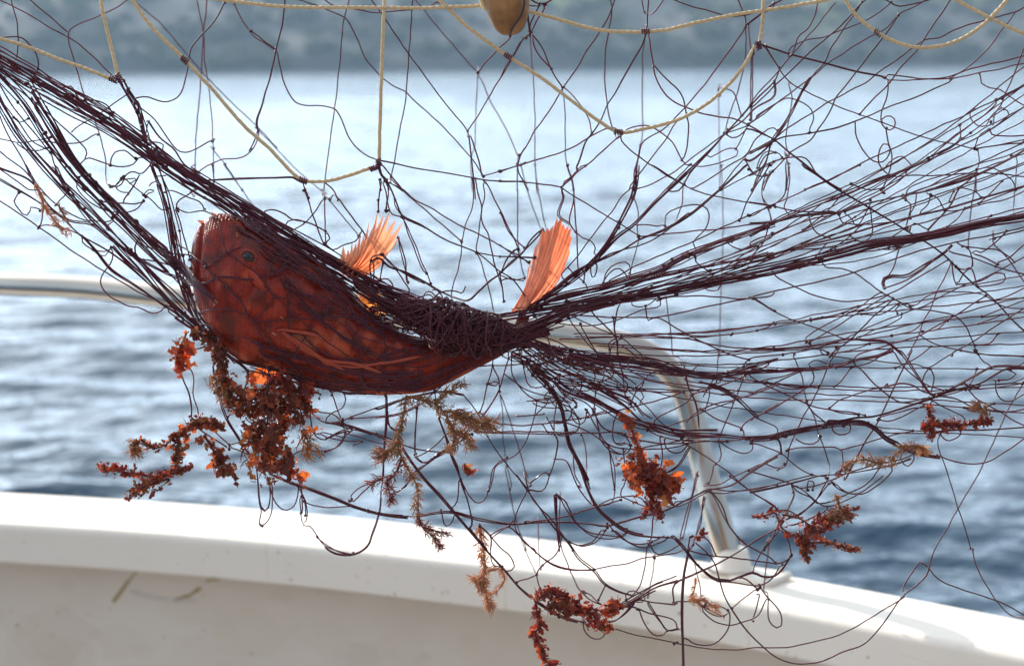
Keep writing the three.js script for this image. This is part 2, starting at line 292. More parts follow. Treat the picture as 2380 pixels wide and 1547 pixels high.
  for (let i = 0; i < 46; i++) { const k = 3 + rnd() * 26, a = st[Math.floor(k)], b = st[Math.floor(k) + 1], t = k % 1, ang = rr(0.35, 1.35), r = rr(0.0008, 0.0024), g = new THREE.SphereGeometry(r, 10, 8); const p = a.i.clone().lerp(b.i, t), n = a.n; const d = -R + R * Math.cos(ang); g.translate(p.x + n.x * d, G - R + R * Math.sin(ang) + r * 0.2, p.z + n.z * d); drops.push(g); }
  const dm = mesh('spray_drops', mergeGeometries(drops), new THREE.MeshPhysicalMaterial({ transmission: 1, thickness: 0.002, ior: 1.33, roughness: 0.02 }), boat); dm.userData = { kind: 'stuff', label: 'clear water drops along the gunwale edge' };
}
// ---------------------------------------------------------------- measured points: letter of the close-up, then its own pixels
const CLOSE = { V: [0, 0, 1.7218], A: [0, 0, .4913], B: [1000, 0, .4913], C: [2000, 0, .4913], D: [3000, 0, .4913], E: [0, 660, .4913], F: [700, 800, .5171], G: [1400, 700, .5172], H: [2000, 660, .4913], I: [3000, 660, .4913], J: [300, 1300, .4913], K: [1300, 1400, .5171], L: [2100, 1400, .5171], M: [3000, 1400, .5172], N: [0, 1900, .5882], O: [1300, 1900, .5882], P: [2696, 1900, .5882], Q: [1500, 1050, .5882] };
const toV = (r, x, y) => { const [a, b, k] = CLOSE[r]; return [(a + x * k) / 1.7218, (b + y * k) / 1.7218]; };
function pairs(r, s) { const n = s.trim().split(/\s+/).map(Number), o = []; for (let i = 0; i + 1 < n.length; i += 2) o.push(toV(r, n[i], n[i + 1])); return o; }

// ---------------------------------------------------------------- fish
// outline measured as pairs: a point of the back, the point of the belly across from it
const OUTLINE = [[444, 594, 444, 606], [446, 570, 444, 632], [453, 542, 447, 662], [470, 514, 458, 706], [500, 498, 480, 754], [545, 497, 515, 808], [600, 514, 565, 840], [662, 552, 630, 856], [738, 606, 690, 880], [808, 664, 748, 899], [856, 722, 812, 911], [922, 766, 896, 917], [1000, 788, 992, 911], [1080, 796, 1084, 868], [1148, 788, 1164, 826], [1188, 760, 1212, 782], [1206, 726, 1232, 736]];
const backC = new THREE.CatmullRomCurve3(OUTLINE.map(([x, y]) => at(x, y)), false, 'centripetal'), bellyC = new THREE.CatmullRomCurve3(OUTLINE.map(([, , x, y]) => at(x, y)), false, 'centripetal');
const RINGS = 120, ring = [];
for (let i = 0; i <= RINGS; i++) { const t = i / RINGS, a = backC.getPoint(t), b = bellyC.getPoint(t), n = a.clone().sub(b); ring.push({ c: a.clone().add(b).multiplyScalar(0.5), r: Math.max(0.0008, n.length() / 2), n: n.normalize(), u: t }); }
ring.forEach((q) => { q.t = V3(q.n.y, -q.n.x, 0); });
const flat = (u) => 0.70 - 0.2 * u;
function fishFront(p) { // how far in front of the net plane the fish's flank lies at p, or null beside the fish
  let best = 1e9, b = null;
  for (const q of ring) { const dx = p.x - q.c.x, dy = p.y - q.c.y, along = Math.abs(dx * q.t.x + dy * q.t.y); if (along < best && Math.abs(dx * q.n.x + dy * q.n.y) < q.r) { best = along; b = q; } }
  if (!b || best > 0.004) return null;
  const e = ((p.x - b.c.x) * b.n.x + (p.y - b.c.y) * b.n.y) / b.r;
  return b.r * flat(b.u) * Math.sqrt(Math.max(0, 1 - e * e));
}
const fish = thing('fish', 'orange-red bony fish hanging in the bundled net', 'fish');
{
  const SEG = 44, pos = [], idx = [], col = [], uv = [];
  const eyeAt = at(588, 588), gill = at(668, 742);
  ring.forEach((q, i) => {
    const nrm = q.n;
    for (let k = 0; k <= SEG; k++) {
      const a = (k % SEG) / SEG * 2 * Math.PI, c = Math.cos(a), s = Math.sin(a);
      const p = q.c.clone().addScaledVector(nrm, q.r * c).add(V3(0, 0, q.r * flat(q.u) * s));
      const o = nrm.clone().multiplyScalar(c).add(V3(0, 0, s)).normalize();
      let d = 0.0034 * fbm(p.x * 30, p.y * 30, p.z * 30, 5);
      if (s > 0) {
        const de = Math.hypot(p.x - eyeAt.x, p.y - eyeAt.y);
        d += 0.006 * Math.exp(-((de / 0.017) ** 2)) ;                                   // brow round the eye
        const dg = Math.hypot((p.x - gill.x) * 1.1, p.y - gill.y) - 0.047; if (p.x > gill.x - 0.03) d += 0.0019 * THREE.MathUtils.smoothstep(-dg, 0, 0.002) * THREE.MathUtils.smoothstep(p.x, gill.x - 0.03, gill.x) - 0.004 * Math.exp(-((dg / 0.004) ** 2)); // edge of the gill cover
        const jx = p.x - at(500, 690).x, jy = p.y - at(500, 690).y, jaw = jy + jx * 0.75; d -= 0.005 * Math.exp(-((jaw / 0.0032) ** 2)) * Math.exp(-((Math.hypot(jx, jy) / 0.035) ** 2)) * s;
      }
      const lip = (q.u - 0.205) / 0.009, rim = (q.u - 0.165) / 0.016; d += (0.002 * Math.exp(-rim * rim) - 0.0042 * Math.exp(-lip * lip)) * Math.max(0, s) * THREE.MathUtils.smoothstep(c, -0.75, -0.2);             // groove behind the lip
      p.addScaledVector(o, d);
      pos.push(p.x, p.y, p.z); uv.push(k / SEG * 0.4, q.u * 0.4);
      const m1 = fbm(p.x * 52, p.y * 52, p.z * 52 + 3, 5), m2 = fbm(p.x * 70 + 9, p.y * 70, p.z * 70, 3), belly = THREE.MathUtils.smoothstep(-c * 0.9 + m1 * 0.8, 0.45, 1.05);
      const base = [0.31, 0.020, 0.009], pale = [0.56, 0.12, 0.055], dark = [0.050, 0.008, 0.006];
      const w = THREE.MathUtils.smoothstep(m1 + 0.35 * m2, 0.08, 0.26), x = THREE.MathUtils.smoothstep(-m1 + 0.5 * m2, 0.06, 0.26);
      for (let j = 0; j < 3; j++) { let v = base[j]; v += (pale[j] - v) * Math.min(1, 0.55 * w + 0.3 * belly); v += (dark[j] - v) * 0.8 * x; col.push(v * (1 + 0.9 * m2)); }
      if (i && k) { const e = i * (SEG + 1) + k, f = e - SEG - 1; idx.push(f - 1, f, e - 1, f, e, e - 1); }
    }
  });
  const scales = dataTex(256, 256, (i, j) => { const row = Math.floor(j / 16), x = (i + (row % 2) * 8) % 16 - 8, y = j % 16 - 4, d = Math.hypot(x, y) / 11; return 90 + 110 * Math.max(0, 1 - d * d) + 70 * fbm(i / 16, j / 16, 1, 3); });
  scales.repeat.set(14, 14);
  const skin = new THREE.MeshPhysicalMaterial({ vertexColors: true, roughness: 0.45, bumpMap: scales, bumpScale: 0.002, specularIntensity: 0.45, clearcoat: 0.35, clearcoatRoughness: 0.1 });
  const body = mesh('body', geoOf(pos, idx, uv, col), skin, fish); body.userData.label = 'plump mottled red body with blunt head';
  // eye, lip, cheek spines
  const eye = mesh('eye', new THREE.SphereGeometry(0.0052, 24, 16), new THREE.MeshPhysicalMaterial({ color: new THREE.Color(0.018, 0.018, 0.022), roughness: 0.25 }), fish);
  const ez = fishFront(eyeAt); eye.position.set(eyeAt.x, eyeAt.y, NETZ + ez + 0.0035); eye.scale.set(1.15, 0.9, 0.8); eye.rotation.z = -0.5;
  const ringG = new THREE.TorusGeometry(0.0060, 0.0017, 10, 30); const er = mesh('eye_ring', ringG, new THREE.MeshPhysicalMaterial({ color: new THREE.Color(0.22, 0.022, 0.010), roughness: 0.45 }), eye); er.scale.z = 1.4;
  const onFlank = (x, y, lift = 0.002) => { const p = at(x, y), f = fishFront(p); p.z = NETZ + (f ?? 0) + lift; return p; };
  const bar = [[575, 600], [595, 625], [615, 650], [632, 668]].map(([x, y]) => onFlank(x, y, -0.0008));
  mesh('cheek_ridge', tubeGeo(curvePts(bar, 0.003), (t) => 0.0055 * Math.sin(Math.PI * (0.02 + 0.96 * t)), 12), new THREE.MeshPhysicalMaterial({ color: new THREE.Color(0.36, 0.035, 0.015), roughness: 0.5 }), fish);

  // fins: ribbed translucent skin between bony rays
  const finMat = (c, t) => new THREE.MeshPhysicalMaterial({ vertexColors: true, color: c, roughness: 0.86, transmission: t, thickness: 0, ior: 1.38, clearcoat: 1, clearcoatRoughness: 0.12 });
  const rayMat = new THREE.MeshPhysicalMaterial({ color: new THREE.Color(0.90, 0.34, 0.17), roughness: 0.7, transmission: 0.65, thickness: 0, clearcoat: 1, clearcoatRoughness: 0.1 });
  // rootL..rootR run along the base, tips along the free edge; each ray is a fold of the sheet
  function fin(name, label, roots, tips, lean, colA, colB, t, bulge = 0.004, torn = 0, bend = [0, 0]) {
    const n = tips.length, K = 10, SUB = 4, pos = [], col = [], idx = [], P = (a, s) => { const f = Math.min(n - 1.001, Math.max(0, a)), i = Math.floor(f), w = f - i; const r0 = roots[Math.round(i * (roots.length - 1) / (n - 1))], r1 = roots[Math.round((i + 1) * (roots.length - 1) / (n - 1))]; const ra = r0.map((v, k) => v + (r1[k] - v) * w), ti = tips[i].map((v, k) => v + (tips[i + 1][k] - v) * w); return at(ra[0] + (ti[0] - ra[0]) * s + bend[0] * Math.sin(Math.PI * s), ra[1] + (ti[1] - ra[1]) * s + bend[1] * Math.sin(Math.PI * s), lean[0] + (lean[1] - lean[0]) * s); };
    const cols = (n - 1) * SUB;
    for (let i = 0; i <= cols; i++) for (let k = 0; k <= K; k++) {
      const a = i / SUB, fold = Math.abs((i % SUB) / SUB - 0.5) * 2, s = k / K * (1 - torn * (1 - fold) * 0.9);
      const p = P(a, s); p.z += bulge * Math.sin(Math.PI * s * 0.9) * Math.sin(a / (n - 1) * Math.PI) + 0.0009 * fold + 0.0012 * noise.noise(a * 2, s * 5, 3);
      pos.push(p.x, p.y, p.z);
      const m = 0.75 + 0.5 * noise.noise(a * 1.7, s * 6, 5) + 0.25 * noise.noise(a * 6, s * 22, 1);
      for (let j = 0; j < 3; j++) col.push((colA[j] + (colB[j] - colA[j]) * s) * m);
      if (i && k) { const e = i * (K + 1) + k, f = e - K - 1; idx.push(f - 1, e - 1, f, f, e - 1, e); }
    }
    const f = mesh(name, geoOf(pos, idx, null, col), finMat(new THREE.Color(1, 1, 1), t), fish); f.userData.label = label;
    for (let i = 0; i < n; i++) { const pts = []; for (let k = 0; k <= 8; k++) { const p = P(Math.min(n - 1.001, i), k / 8 * 1.0); p.z += bulge * Math.sin(Math.PI * k / 8 * 0.9) * Math.sin(i / (n - 1) * Math.PI) + 0.0018; pts.push(p); } mesh('fin_ray', tubeGeo(pts, (t2) => 0.00055 * (1 - 0.6 * t2), 5), rayMat, f); }
    return f;
  }
  const F = (s) => pairs('F', s), Gp = (s) => pairs('G', s);
  fin('dorsal_fin', 'spiny orange fin with ragged pale tips', F('1200 500 1250 540 1300 575 1340 600 1370 610'), F('1160 440 1230 460 1300 350 1336 385 1370 318 1400 330 1432 245 1466 262 1502 170 1540 190 1572 66 1612 110 1664 76 1706 150 1764 170 1730 290 1640 420'), [0.0, -0.012], [0.98, 0.22, 0.05], [1.0, 0.46, 0.26], 0.88, 0.008, 0.26, [10, 9]);
  fin('tail_fin', 'bright wet translucent tail fin raised above the tangle', Gp('1250 1060 1300 1058 1340 1056 1380 1050'), Gp('1378 720 1430 560 1488 424 1530 405 1565 395 1600 330 1640 322 1655 380 1690 390 1712 404 1716 480 1700 600 1660 720'), [0.002, -0.02], [1.0, 0.40, 0.22], [0.97, 0.24, 0.10], 0.82, 0.009, 0.05, [9, 5]);
  fin('second_dorsal_fin', 'small rounded orange fin behind the spiny fin', F('1330 800 1340 820 1350 840'), F('1320 755 1400 722 1480 705 1560 690 1628 780 1640 868 1590 906 1500 882 1440 842'), [-0.012, -0.03], [0.95, 0.27, 0.05], [0.98, 0.36, 0.06], 0.85, 0.004);
  fin('pelvic_fin', 'small glowing orange fin under the belly', F('640 1290 700 1275 760 1285'), F('560 1410 620 1420 700 1425 770 1405 815 1350'), [-0.004, -0.010], [0.95, 0.20, 0.05], [0.98, 0.21, 0.05], 0.85, 0.003);
  // pectoral fin folded on the flank: thick free rays with a membrane between their bases
  const rods = [['860 960 820 972', 0.7], ['850 960 940 975 1040 990 1140 1018', 1], ['860 980 1000 1075 1100 1150 1220 1248', 1.15], ['880 1010 1080 1150 1200 1215 1330 1285', 1], ['960 1090 1180 1200 1400 1235 1610 1312', 1], ['1200 1230 1400 1262 1560 1240 1700 1226 1900 1192', 0.9]];
  const pect = []; const rodPts = rods.map(([s]) => F(s).map(([x, y]) => onFlank(x, y, 0.0034)));
  { const pos = [], idx = [], col = []; for (let i = 1; i < 6; i++) { const c = new THREE.CatmullRomCurve3(rodPts[i]); for (let k = 0; k <= 8; k++) { const p = c.getPoint(k / 8 * 0.72); pos.push(p.x, p.y, p.z - 0.0012); const m = 0.8 + 0.5 * noise.noise(i * 1.3, k * 0.7, 2); col.push(0.40 * m, 0.075 * m, 0.04 * m); if (i > 1 && k) { const e = (i - 1) * 9 + k, f = e - 9; idx.push(f - 1, f, e - 1, f, e, e - 1); } } }
    const m = mesh('pectoral_fin', geoOf(pos, idx, null, col), finMat(new THREE.Color(1, 1, 1), 0.15), fish);
    m.userData.label = 'folded pectoral fin with thick pink free rays';
    rodPts.forEach((p, i) => mesh('fin_ray', tubeGeo(curvePts(p, 0.003), (t) => 0.0019 * rods[i][1] * (0.75 + 0.35 * t) * Math.sqrt(Math.max(0.05, 1 - t ** 14)), 9, null, 300, true), new THREE.MeshPhysicalMaterial({ color: new THREE.Color(0.34, 0.045, 0.022), roughness: 0.4 }), m)); }
  // head spines
  for (const [x, y, a, l] of [[500, 500, 2.2, 12], [470, 515, 2.6, 10], [655, 720, -0.6, 16], [640, 760, -0.5, 14], [515, 690, -2.2, 12], [560, 545, 1.6, 12]]) { const p = onFlank(x, y, -0.001), q = p.clone().add(V3(Math.cos(a) * l * PX, Math.sin(a) * l * PX, 0.005)); mesh('head_spine', tubeGeo(curvePts([p, p.clone().lerp(q, 0.5), q], 0.001), (t) => 0.0019 * (1 - 0.9 * t), 7), rayMat, fish); }
}
// ---------------------------------------------------------------- net: traced strands. Each line: [number of strands / half-width in px @ cm behind the net plane :] points in the close-up's own pixels
const TRACED = {
V: `26/36@0: -30 122 120 212 270 298 400 392 520 468 640 545 760 612 860 668 950 705 1050 745
9/12@0: 430 385 540 455 650 525 760 596 860 650 960 702 1060 740
13/14@-1: 60 190 110 275 177 383 285 498 371 578 457 640 520 690
8/18@0: -20 150 60 240 110 320 170 400 250 480 340 570 430 660
7/22@0: -20 190 40 300 120 400 220 500 330 610 430 720 500 790
9/10@-1: 277 176 296 212 314 242 326 285 337 320 352 370
9/16@-1: 352 370 370 420 385 470 398 530 410 590 425 650 450 720 490 790
34/20@1: 800 652 890 704 975 740 1060 768 1140 782 1215 768 1320 728 1450 695
12/26@1: 860 690 960 735 1050 790 1140 800 1230 790 1330 830 1430 860
12/20@0: 880 712 960 735 1060 762 1150 775 1230 765 1330 735
15/13@0: 1100 752 1219 729 1290 718 1361 706 1447 693 1561 674 1675 650 1800 625 1942 592 2028 568 2113 556 2200 540 2284 520 2400 502
12/34@0: 560 500 640 560 720 612 800 668 860 722 930 762 1010 780
6/40@0: 640 620 720 700 790 770 860 820 950 850 1050 830
7/30@0: 560 840 640 862 740 890 850 900 960 898 1060 860 1150 812`,
A: `0 10 200 110 400 230 530 295 600 345 750 470 900 620 960 670
@-4: 80 0 100 80 130 200 135 350 120 460
@-3: 250 0 400 130 545 260
@-6: 1020 0 920 70 820 115 700 165 590 215 545 255 545 330 590 480 640 670 690 830 780 1040 840 1250 850 1450
0 310 60 300 140 300 240 375 290 480 290 570 270 600
@-10: 1600 -10 1625 120 1660 300 1665 500 1690 640 1720 900 1735 1170 1740 1480
@-12: 1680 -10 1660 200 1640 480 1625 750 1600 1000 1580 1380
1820 20 1770 130 1690 230 1560 370 1530 450 1510 620 1440 790 1350 830 1260 815 1180 785 1100 800
@-14: 1060 -10 1300 200 1540 480 1690 650 1900 860 2100 1050 2239 1200
@-10: 1900 30 1950 140 2060 290 2239 410
@-5: 2235 420 2190 650 2120 880 2085 1010 2100 1080 2060 1200 1970 1280 1800 1300 1680 1350 1610 1400
@-14: 1725 1210 1830 1340 1970 1547
1705 1150 1600 1210 1500 1240 1430 1210 1350 1090 1250 960 1100 840
2/2@0: 1690 1465 1900 1455 2239 1445 2395 1443 2430 1470
1000 780 920 830 830 900 760 950 600 1040
1190 990 1175 1070 1165 1110
2/4@0: 1190 970 1300 1120 1410 1210 1500 1340 1600 1400
1215 1160 1330 1170 1320 1230
690 815 800 820 880 860 910 920 890 950 850 960
0 840 130 1000 200 970
0 1140 130 1165 330 1135 400 1110
120 1170 200 1220 300 1225 380 1200
0 960 60 1100 150 1250 220 1400 300 1547
0 1230 120 1320 215 1395 300 1500
0 1390 150 1500 220 1547
100 950 250 1150 400 1240 550 1380 610 1440 700 1430
400 1240 440 1380 500 1500 550 1547
350 1150 540 1170 680 1150 740 1110
690 1290 850 1340 1000 1360 1080 1330 1100 1290
990 1440 1060 1400 1130 1420 1180 1380
900 1300 930 1240 1000 1220
900 1520 960 1500 990 1450
300 560 480 720 640 820 850 960 1040 1090 1200 1180
20 640 180 760 360 900 560 1080 700 1230
0 700 120 880 260 1050 420 1250
560 700 620 800 680 830 760 900`,
E: `0 320 300 520 580 720 840 885 1100 1040 1340 1150 1500 1220 1700 1350 1850 1500
2/6@0: 0 130 280 290 500 440 640 570 860 700 1000 800 1230 1000 1450 1190 1750 1400
2/6@0: 0 30 240 130 400 340 560 450 740 480 870 580 1160 780 1400 900 1600 960
200 0 240 80 330 220 480 350 640 440 750 460 880 460 940 400
2/5@0: 440 0 500 120 550 190 620 300 720 440 850 560 1100 760 1300 960 1500 1170
530 0 620 110 750 250 830 370
620 110 600 170 660 260 800 360
550 190 540 230 490 280
120 290 170 370 210 405 250 380 240 350 270 340 350 370
330 370 320 470 295 520
295 500 350 490 480 510 640 570
660 600 680 640 760 690 870 700 900 670 920 720 910 780 850 870 820 920 830 1000 890 1070 960 1110 1020 1140 1130 1160 1250 1205 1320 1180 1340 1150
750 690 800 730 860 740 880 690 910 660
1000 100 980 150 940 180 880 170
990 110 1100 200 1220 290 1300 370
2/3@0: 1130 80 1080 170 1000 290
820 290 880 300 1000 310 1100 315 1190 290
940 390 1030 385 1120 350 1170 290
870 540 870 500 930 440
950 400 1000 470 1080 590 1160 660 1260 690 1400 720 1560 730
1180 220 1210 200 1260 215 1200 230
1380 210 1500 260 1620 310
1430 360 1520 390 1650 370
1440 300 1550 220
@-15: 1820 0 1950 180 2060 340
@-12: 1560 0 1580 200
@-6: 1735 0 1740 150
1160 770 1300 790 1400 820 1560 830
1350 1140 1370 1210 1460 1250 1460 1210 1500 1200
1440 380 1500 600 1560 760
1560 760 1620 820 1610 880
3/5@0: 640 560 760 680 900 850 1100 980 1300 1120 1500 1260
3/6@0: 1000 760 1150 900 1320 1060 1480 1200 1640 1330 1800 1460
2/4@0: 1100 700 1250 880 1400 1010 1540 1130
1300 700 1380 820 1500 1000 1600 1150 1720 1330
2/4@0: 1150 560 1300 640 1420 760 1580 850 1680 930
1400 600 1430 720 1470 880 1500 1000`,
F: `2/4@0: 0 340 130 390 270 480 330 540 450 630 540 720 600 830 660 900 750 1030 870 1200 1000 1320
270 500 340 450 400 400 500 350 620 320 760 290
340 130 380 220 430 360
2/3@0: 380 560 480 560 620 580 720 560 850 510
260 830 400 800 490 810 600 850 660 900
660 880 740 800 800 720 870 720 1000 800 1150 880
660 900 1000 880 1300 875 1600 880
870 480 900 650 910 860 920 1000
1200 800 1100 900 1050 1000 980 1100
690 90 760 75 850 110 900 150 1010 170 1100 210 1160 240
850 200 870 160 930 150 1000 170
890 245 1000 180 1080 90 1130 10
@-2: 1025 -10 1060 110 1150 340
@-2: 1155 -10 1160 180 1160 330
1160 340 1190 300 1170 260
@-8: 1190 0 1300 130 1420 280
1260 0 1380 160 1460 270
1690 0 1760 130 1850 180 1934 215
1760 150 1820 320 1934 580
@-4: 1720 290 1760 470 1800 640
2/3@0: 1600 420 1700 520 1800 580 1934 640
1570 0 1570 90
1630 0 1635 90
1225 390 1290 350 1400 315 1430 260
1530 470 1530 670
1610 490 1580 620
3/8@0: 0 900 150 1000 300 1080 400 1180 520 1260
2/5@0: 140 930 300 1080 450 1230 560 1330
4/5@0: 380 1150 500 1240 640 1280 760 1280 900 1360 1000 1420 1150 1460 1400 1490 1600 1500
310 1260 330 1210 400 1195 470 1270
2/4@3: 710 1290 740 1380 720 1460 715 1540
5/14@0: 560 1000 700 1080 860 1130 1050 1200 1300 1280 1600 1330 1900 1290
4/16@0: 900 640 1050 700 1200 760 1350 850 1500 950 1700 1060 1900 1150
4/14@0: 640 300 760 400 900 470 1050 560 1200 640 1320 700
3/10@0: 700 1150 850 1200 1000 1260 1200 1330 1400 1400 1700 1420 1900 1360
560 460 660 520 760 640 800 760
450 640 560 760 640 900 700 1060
1000 1000 1100 1100 1250 1180 1420 1210 1600 1230 1800 1190
1340 900 1400 1000 1440 1140 1430 1300 1460 1440
1600 960 1640 1120 1620 1300 1640 1480
1760 1000 1780 1160 1760 1320
1100 1180 1160 1300 1150 1440`,
B: `@-6: 400 0 530 40 620 75 700 110 770 145 820 220 870 330 930 470 1000 560 1080 640 1180 710 1260 745 1300 790 1480 950 1650 1120 1790 1280 1830 1330 1890 1430
@-5: 0 250 100 330 210 415 230 500 260 640 310 760 380 840 460 860 580 860 650 875 690 890 730 950 790 1100 860 1200 950 1270 1040 1305
@-4: 280 -10 265 180 235 300 210 420 180 560 130 730 90 870 45 1010 60 1060 40 1130 0 1210
@-5: 810 -10 790 60 765 150 740 400 710 700 690 890 670 1000 650 1150 620 1380 600 1547
590 -10 680 45 780 60 870 75 980 98 1150 90 1330 70 1470 45 1520 10 1600 50 1880 30
@-4: 980 -10 1060 100 1200 310 1280 430 1420 620 1600 860 1770 1070 1780 1110
@-5: 1325 -10 1310 200 1295 450 1270 740 1270 800 1230 1000 1190 1230 1150 1440
@-10: 1340 -10 1540 235 1700 420 1850 590
2210 60 2120 300 2030 390 1920 510 1855 590
2239 290 2150 450 2030 650 1940 800 1850 950 1770 1070
@-16: 1855 610 1845 800 1835 1050 1830 1180 1800 1300 1810 1547
@-16: 1880 640 1960 830 2090 1060 2190 1290
2/2@-2: 1780 1110 1800 1280 1830 1547
1800 1120 1860 1300 1900 1450
2/2@0: 1040 1305 1170 1330 1340 1370 1600 1410 1800 1445 1900 1465 2000 1475 2239 1480
1900 1435 2030 1395 2239 1325
2239 1210 2190 1290 2180 1380 2239 1500
@-12: 2180 1310 2175 1547
@-14: 50 1040 200 1190 380 1380 580 1547
420 1480 440 1547
610 1485 680 1547
4/5@0: 1038 1310 1045 1370 1060 1420 1110 1480 1140 1547
1055 1460 1060 1547
1080 1350 1150 1440 1240 1547
1100 1470 1180 1510 1240 1547`,
C: `2/3@0: 240 -5 300 30 360 35 440 -5
320 45 270 140 240 240
370 45 310 150 250 260
240 280 160 350 100 460 40 560 0 640
@-10: 245 290 260 500 275 700 285 1000 285 1300 300 1547
270 290 340 380 420 570 510 710
@-3: 270 320 300 420 420 560
940 -10 910 90 840 220 720 400 620 570 520 710 450 830 350 980 290 1060 230 1170 160 1270
@-5: 900 -10 915 60 900 180 870 350 855 620 875 840 900 980 940 1100
@-8: 510 710 530 900 535 1250 545 1340 580 1450 600 1547
520 710 600 780 680 890 730 980 745 1080
2/2@0: 1210 -10 1200 140 1195 230 1160 360 1090 480 1000 640 930 770 875 850 830 960 770 1060 700 1150 650 1300 620 1380
@-3: 1160 -10 1180 100
1340 -10 1240 110
@-14: 1195 240 1170 420 1165 800 1165 1100 1150 1180
1210 270 1250 520 1270 620 1320 730 1420 830 1515 870 1640 920 1790 950 1920 970 2050 1030 2170 1100 2239 1140
@-4: 1270 540 1340 620 1480 760 1515 860 1545 1050 1510 1290 1490 1310
1410 -10 1560 45 1700 80 1870 130 2010 120 2150 80 2239 20
1950 -10 2010 150 2010 210 1950 310 1850 450 1720 630 1620 760 1515 870 1400 1000 1310 1070 1170 1160 1140 1270 1100 1400 1090 1547
2239 50 2130 120 2010 200
@-6: 2010 220 2010 470 1950 730 1890 900 1850 1040
@-10: 2060 420 2055 800 2050 980
2080 340 2060 440
@-20: 1790 780 1795 1100 1800 1547
0 1395 130 1355 300 1300 500 1240 640 1170 740 1110 860 1050 930 1040 970 1070 980 1110
980 1110 900 1180 780 1290 680 1370 590 1440 510 1500
980 1130 1050 1210 1150 1290 1260 1360 1400 1450 1500 1500
1040 1050 1120 1025 1220 1025 1300 1070 1400 1150 1440 1220 1490 1310 1530 1350
0 1475 170 1480 300 1490 500 1520
3/4@0: 1150 1180 1130 1270 1110 1400 1100 1547
@-3: 1830 720 1890 740 1930 830 1970 940
1530 930 1450 980 1370 1110 1220 1310 1120 1440 1050 1547
1700 1280 1780 1240 1870 1210 1930 1215 1940 1250 1850 1300 1640 1355 1550 1340
1840 1080 1960 1040 2020 1010
1850 1090 1900 1125 1960 1110 2020 1050
3/4@0: 2239 780 2080 880 1980 980 1840 1080 1750 1180 1620 1310 1500 1430 1370 1547
2/3@0: 2239 650 2100 790 1950 960 1840 1080 1700 1240 1550 1400 1450 1547
2239 860 2100 960 2030 1030 2000 1090 1940 1200
2239 1040 2100 1130 2030 1250 1900 1340 1700 1470 1560 1547
2239 1150 2100 1230 2020 1260 1960 1330 1800 1530
1110 1540 1210 1510 1400 1410 1600 1260 1750 1150 1840 1080
2239 1240 2170 1260 2110 1350 2110 1380
2239 1330 2150 1360 2000 1440 1800 1547
2000 1300 2040 1380 2100 1430 2180 1430 2220 1390`,
